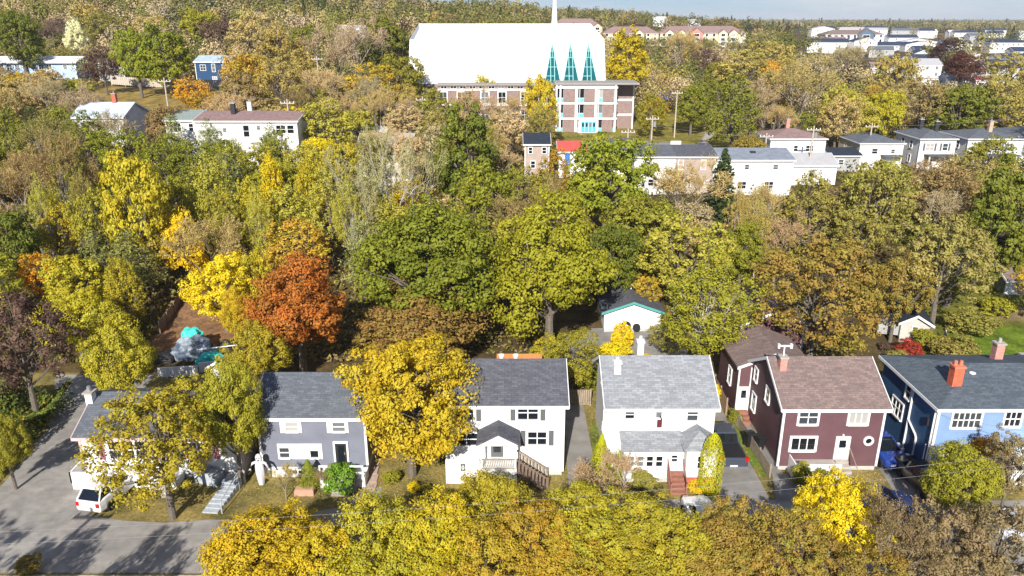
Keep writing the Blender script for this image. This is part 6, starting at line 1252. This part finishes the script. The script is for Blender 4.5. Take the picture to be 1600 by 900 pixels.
MARKS = [(-30, 50, 'the lane'), (-28, 62, 'the yard heap'), (-22, 43, 'the white bungalow'), (-12.5, 43, 'the grey-blue house'), (-6, 43, 'the golden maple'), (-.5, 43, 'the shuttered white house'), (9.5, 43, 'the pale-roofed house'), (20.5, 43, 'the maroon house'), (31, 43, 'the blue house'), (11, 68, 'the white garage'), (20, 60, 'the maroon outbuilding'), (36, 65, 'the small white shed'), (52, 76, 'the grey-green cottage'), (-17, 57, 'the rust maple'), (-7, 61, 'the big green maple'),
         (-38, 112, 'the long row house'), (-63, 119, 'the pale blue roof'), (-48, 113, 'the grey-green roof'), (-18, 109, 'the house on the slope'), (-25, 125, 'the pale flat roof'), (4, 117, 'the black-roofed house'), (10, 122, 'the red roof'), (24, 111, 'the duplex'), (35, 112, 'the white row house'), (26, 94, 'the spruce'), (47, 128, 'the brown hipped roof'), (63, 131, 'the cream-sided house'), (72, 131, 'the black chimneys'), (82, 131, 'the tan chimney'), (96, 134, 'the last grey-roofed house'),
         (-115, 190, 'the blue bungalow'), (-71, 190, 'the dark blue house'), (-77, 165, 'the dry grass field'), (-20, 172, 'the church end'), (15, 163, 'the school block'), (35, 160, 'the school lawn'), (28, 140, 'the parking lot'), (44, 205, 'the red and blue screen'), (-33, 74, 'the dark leaning fence'), (-35, 50, 'the hedge bank')]
def zone(x, y):
    d, n = min((math.hypot((x-a)*1.0, (y-b)*.8), n) for a, b, n in MARKS if y >= 37 or b < 44)
    if y < 37: return 'on the near side of the street opposite ' + n
    my = next(b for a, b, q in MARKS if q == n)
    return ('behind ' if y > my+4 else 'in front of ' if y < my-4 else 'beside ') + n
tn_ = random.Random(8); used_ = {}
def plant(kind, x, y, R, vs, col, label=None, z=None, var=None):
    key = kind
    if kind in ('MD', 'OP'): key = kind + ('n' if y < 66 else 'm')
    if kind == 'TW' and col in ('pg',): key = 'TP'
    n = sum(1 for k in PROTO if k[0] == key); i = used_.get(key, 0); used_[key] = i+1
    tm, cm = PROTO[key, 0 if col == 'mp' else i % n]
    nm, kw = KW[kind]; cat = 'shrub' if kind in ('SH', 'CONE', 'COLUMN') else 'tree'
    g = None
    if not label: label = f"{CW[col]} {kw} {zone(x, y)}"; g = label
    rot = .6 if col == 'mp' else tn_.uniform(0, 6.28)
    t = thing(nm, label, cat, (x, y, (tz(x, y) if z is None else z)), rot, g); t.scale = (R*1.05, R*1.05, R*vs) if kind == 'MD' else (R, R, R*vs)
    obj('trunk', tm, t); c = obj('crown', cm, t); a, b = COL[col]
    v = tn_.uniform(.92, 1.1); c['leaf_a'] = [q*v for q in a]; c['leaf_b'] = [q*v for q in b]
    return t
# tall street trees at the viewer's feet, whose shadows lie on the road
for x, y, R, vs, lab in ((-27.5, 20.5, 2.9, 1.32, 'tall airy street tree opposite the lane mouth'), (-22.5, 20.0, 3.0, 1.28, 'tall airy street tree opposite the white bungalow'), (-33.5, 20.8, 3.0, 1.3, 'tall airy street tree past the lane mouth')): plant('OP', x, y, R, vs, 'yo', lab)
for ln in TREES.strip().splitlines():
    a, _, lab = ln.partition('#'); k_, x, y, R, vs, c_ = a.split()
    plant(k_, float(x), float(y), float(R), float(vs), c_, lab.strip() or None)
for k_, x, y, R, vs, c_, lab in (('CONE', 5.7, 42.8, .7, 1.75, 'lm', 'tall clipped yellow-green cone by the alley of the pale-roofed house'), ('CONE', 6.85, 42.6, .46, 1.75, 'lm', 'small clipped cone next to the tall one by the pale-roofed house'), ('COLUMN', 12.3, 41.0, .74, 2.2, 'lm', 'broad yellow-green cedar column beside the pickup'),
                          ('CONE', -12.75, 41.5, .72, 1.12, 'go', 'green clipped cone shrub before the grey-blue house'), ('SH', -10.55, 41.3, 1.2, 1.0, 'lg', 'round bright green shrub before the porch of the grey-blue house'), ('SH', 8.3, 41.4, .85, 1.0, 'ot', 'round olive shrub under the sun porch windows'), ('SH', 11.5, 41.25, .7, .6, 'by', 'low yellow flower bush below the brick-footed bay'),
                          ('SH', 18.3, 41.9, .7, 1.4, 'yg', 'yellow-green bush at the corner of the maroon house'), ('SH', 19.7, 41.3, .85, 1.0, 'gr', 'round green bush before the white porch wall'), ('SH', 30.2, 41.0, .95, 1.0, 'dg', 'dark green dome shrub before the blue house entrance'), ('SH', -6.2, 41.2, .45, .8, 'by', 'pale yellow garden plant under the golden maple'), ('SH', -5.4, 41.25, .4, .8, 'yt', 'pale garden plant beside the yellow one under the golden maple'),
                          ('SH', -7.6, 42.1, .6, .9, 'yg', 'small green-yellow bush beside the slab path'), ('TW', -11.6, 41.2, .6, 1.0, 'br', 'brown twiggy bush between the cone and the round shrub'), ('TW', -13.9, 40.3, .9, 1.0, 'tn', 'pale twiggy shrub on the grass before the grey-blue house'), ('SH', 5.6, 55.4, 1.2, 1.0, 'gr', 'green bush by the weathered board fence'), ('SH', 15.3, 53.0, .8, 1.4, 'by', 'bright yellow shrub beside the maroon rear wing'),
                          ('SH', 9.2, 60.8, 1.4, .8, 'by', 'spreading yellow shrub in the back yard bed'), ('SH', 7.9, 59.5, 1.0, .7, 'yg', 'yellow-green bush in the back yard bed'), ('SH', 11.6, 59.5, .8, .8, 'by', 'yellow bush beside the white chimney'), ('OP', 13.6, 61.5, 1.6, .7, 'ot', 'grey-olive bush beside the back drive'), ('SH', 3.0, 60.5, 1.6, .9, 'yo', 'yellow-olive bush left of the back drive'),
                          ('SH', 32.6, 59.6, 1.1, .8, 'ot', 'olive bush left of the crimson shrub'), ('SH', 34.0, 57.5, 1.0, .8, 'yt', 'pale bush before the crimson shrub'), ('SH', 36.8, 57.2, 1.2, .9, 'ot', 'rough bush right of the crimson shrub'), ('SH', 42.3, 66.2, 2.2, .7, 'ot', 'wide olive bush below the pale tree trunk'), ('SH', 33.2, 62.6, .6, .9, 'pu', 'dark purple round shrub before the shed'), ('SH', 47.5, 70, 1.6, .8, 'yg', 'light green bush at the far lawn'), ('SH', 52.8, 72.2, .7, .9, 'rd', 'red bush at the white cottage front'),
                          ('SH', -25.8, 33.6, .7, 1.0, 'bz', 'bronze bush on the near kerb of the road'), ('SH', 16.2, 49.6, .5, 1.6, 'gr', 'green climber at the corner of the board fence')):
    plant(k_, x, y, R, vs, c_, lab, z=tz(x, y))
# hedge bank in the shade beside the lane
rn = np.random.RandomState(5); n = 15000
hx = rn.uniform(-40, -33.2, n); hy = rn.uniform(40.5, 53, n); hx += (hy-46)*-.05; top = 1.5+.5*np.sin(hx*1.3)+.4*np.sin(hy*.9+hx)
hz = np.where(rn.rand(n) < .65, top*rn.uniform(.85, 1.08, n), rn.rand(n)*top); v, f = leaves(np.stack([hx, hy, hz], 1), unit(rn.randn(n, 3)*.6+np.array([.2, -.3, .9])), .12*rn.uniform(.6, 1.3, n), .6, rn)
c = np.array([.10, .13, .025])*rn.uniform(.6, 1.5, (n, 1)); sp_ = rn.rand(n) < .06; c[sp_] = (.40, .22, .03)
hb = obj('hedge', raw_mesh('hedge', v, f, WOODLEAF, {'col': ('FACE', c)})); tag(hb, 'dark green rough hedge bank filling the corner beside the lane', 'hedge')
# undergrowth over the wooded slope and fallen leaves / grass in the gardens
def scatter(name, n, xf, yf, zl, zh, sz, pal, seed, mask=None, flat=.9):
    rn = np.random.RandomState(seed); y = yf(rn, n); x = xf(rn, n, y)
    if mask is not None: k = mask(x, y); x, y = x[k], y[k]
    n = len(x); g = terrain(x, y)+np.clip((y-64)/10, 0, 1)*(np.sin(x*.21+y*.13)*.18+np.sin(x*.07-y*.11)*.25)
    patch = np.clip(np.sin(x*.45+1)*np.sin(y*.5)+.5*np.sin(x*1.1+y*.8), 0, 2)
    z = g+rn.uniform(zl, zh, n)*(.25+patch) ; cp = np.array(pal); ci = ((np.sin(x*.17+y*.07)+np.sin(y*.23-x*.09)+2)/4*len(pal)+rn.randn(n)*.7).astype(int).clip(0, len(pal)-1)
    c = cp[ci]*rn.uniform(.7, 1.3, (n, 1)); v, f = leaves(np.stack([x, y, z], 1), unit(rn.randn(n, 3)*.6+np.array([0, -.2, flat])), sz*rn.uniform(.6, 1.3, n)*(1+.006*np.maximum(0, y-60)), .55, rn)
    o = obj(name, raw_mesh(name, v, f, WOODLEAF, {'col': ('FACE', c)})); tag(o, kind='stuff'); return o
CLEAR = [(4, 56, 17, 76), (-33, 56, -22, 72), (30, 55, 62, 86), (17, 57, 26, 68), (-6, 54, 3, 62), (9, 128, 45, 155), (-93, 145, -61, 186), (-16, 158, 27, 190), (-52, 108, -30, 122), (17, 111, 52, 138), (58, 127, 106, 145), (20, 150, 64, 190)]
def wood(x, y):
    k = np.ones(len(x), bool)
    for a, b, c_, d in CLEAR: k &= ~((x > a) & (x < c_) & (y > b) & (y < d))
    return k
scatter('undergrowth', 120000, lambda r, n, y: r.uniform(-1, 1, n)*(y*.74+14), lambda r, n: 60*(230/60)**r.rand(n), .1, 1.5, .2, [(.10,.10,.025),(.17,.15,.03),(.24,.19,.03),(.22,.17,.08),(.13,.13,.03),(.30,.23,.04),(.19,.14,.07)], 6, wood)
scatter('garden_grass', 60000, lambda r, n, y: r.uniform(-34, 40, n), lambda r, n: r.uniform(40.6, 58, n), .0, .10, .05, [(.27,.24,.06),(.22,.23,.05),(.34,.27,.09),(.38,.27,.09)], 7, lambda x, y: ~in_poly(x, y, road) & ~((x > 3.5) & (x < 5.6)) & ~((x > 12.9) & (x < 15.95)) & ~((x > 16.1) & (x < 17.6)) & ~((x > 24) & (x < 27.4)) & ~((x > -10.1) & (x < -8.4)) & ~((x > 3.5) & (x < 27.4) & (y < 40.3)), .5)
scatter('fallen_leaves', 2600, lambda r, n, y: r.uniform(-34, 30, n), lambda r, n: 33.4+8*r.rand(n)**.7, .012, .025, .038, [(.5,.33,.05),(.4,.22,.05),(.3,.2,.08)], 9, None, 4)

# far woods: nobody could count these; every tree in it is still its own little crown of leaf faces
def far_wood():
    pts = [tuple(q.split()) for q in FARTREES.strip().split(';')]
    rn = np.random.RandomState(11); Ls = [(float(a), float(b), float(c), d) for a, b, c, d in pts]
    keys = ['to', 'ot', 'og', 'ol', 'tn', 'to', 'ot', 'tg', 'dg', 'br', 'tg', 'og', 'yt', 'gt', 'ol', 'og', 'dg', 'dg', 'oy', 'sp']
    y = 330.0
    while y < 4200:
        st = 7+y*.014; hw = y*.74+20; x = -hw
        while x < hw:
            xx = x+rn.uniform(-.4, .4)*st; yy = y+rn.uniform(-.4, .4)*st; u = xx/yy; ok = True
            low = 1
            if (.10 < u < .30 and 500 < yy < 575) or (.03 < u < .12 and 560 < yy < 612) or (.375 < u < .475 and 550 < yy < 622): ok = False
            elif (.03 < u < .30 and yy < 560) or (.375 < u < .475 and yy < 600): low = .42
            if u > .345 and 280 < yy < 1000: ok = rn.rand() < .16 and not any(a-6 < xx < b+6 and c-22 < yy < c+12 for a, b, c, *_ in town)
            if ok: Ls.append((xx, yy, rn.uniform(.45, .62)*st*low*(1.5 if yy > 1500 else 1), keys[rn.randint(len(keys))] if not (u > .22 and 620 < yy < 1100 and rn.rand() < .6) else ['sp', 'dg', 'pd', 'br'][rn.randint(4)]))
            x += st
        y += st*.95
    V, F_, Cc = [], [], []; base = 0
    for x, y, R, c in Ls:
        n = int(np.clip(620*(250/y)**1.4, 60, 1900)); hs = 1.0; R = min(R, 5.6 if y < 600 else 4.6 if y < 1500 else rn.uniform(4, 8.5))
        lob = rn.randn(6, 3)*np.array([.42, .42, .36]); d = ball(n, rn); k = rn.randint(0, 6, n); p = lob[k]+d*rn.uniform(.32, .6, (n, 1)); p[:, 2] = p[:, 2]*.95+1.35
        if c == 'sp': q = rn.rand(n); a = rn.rand(n)*6.28; rr = (1-q)*.6; p = np.stack([rr*np.cos(a), rr*np.sin(a), .3+q*2.5], 1); d = unit(np.stack([np.cos(a), np.sin(a), .5+0*a], 1))
        zb_ = tz(x, y)
        cen = p*R*np.array([1, 1, hs])+np.array([x, y, zb_]); s = R*np.clip(1.6/np.sqrt(n), .036, .24)*rn.uniform(.7, 1.3, n)
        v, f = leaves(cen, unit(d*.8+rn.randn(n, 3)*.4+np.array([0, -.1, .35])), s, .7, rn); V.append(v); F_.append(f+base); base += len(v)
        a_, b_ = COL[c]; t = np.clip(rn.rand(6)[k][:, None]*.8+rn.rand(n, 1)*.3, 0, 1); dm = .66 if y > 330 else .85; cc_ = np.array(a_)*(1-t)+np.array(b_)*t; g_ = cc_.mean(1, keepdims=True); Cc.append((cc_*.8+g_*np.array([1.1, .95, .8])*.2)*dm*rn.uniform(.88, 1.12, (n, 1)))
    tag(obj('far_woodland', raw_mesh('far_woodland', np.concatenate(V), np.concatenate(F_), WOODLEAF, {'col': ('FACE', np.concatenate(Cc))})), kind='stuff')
far_wood()

# the air: a thin even haze round the whole place
hz = MB().box(-9600, 9600, -400, 9400, -6, 75).build('haze', None); tag(hz, kind='stuff')
hm = bpy.data.materials.new('haze'); hm.use_nodes = True; ht = hm.node_tree; ht.nodes.clear()
hv = ht.nodes.new('ShaderNodeVolumePrincipled'); ho = ht.nodes.new('ShaderNodeOutputMaterial'); hv.inputs['Color'].default_value = (.86, .91, 1, 1); hv.inputs['Density'].default_value = .0001; hv.inputs['Anisotropy'].default_value = .0
ht.links.new(hv.outputs[0], ho.inputs['Volume']); hz.data.materials.append(hm)
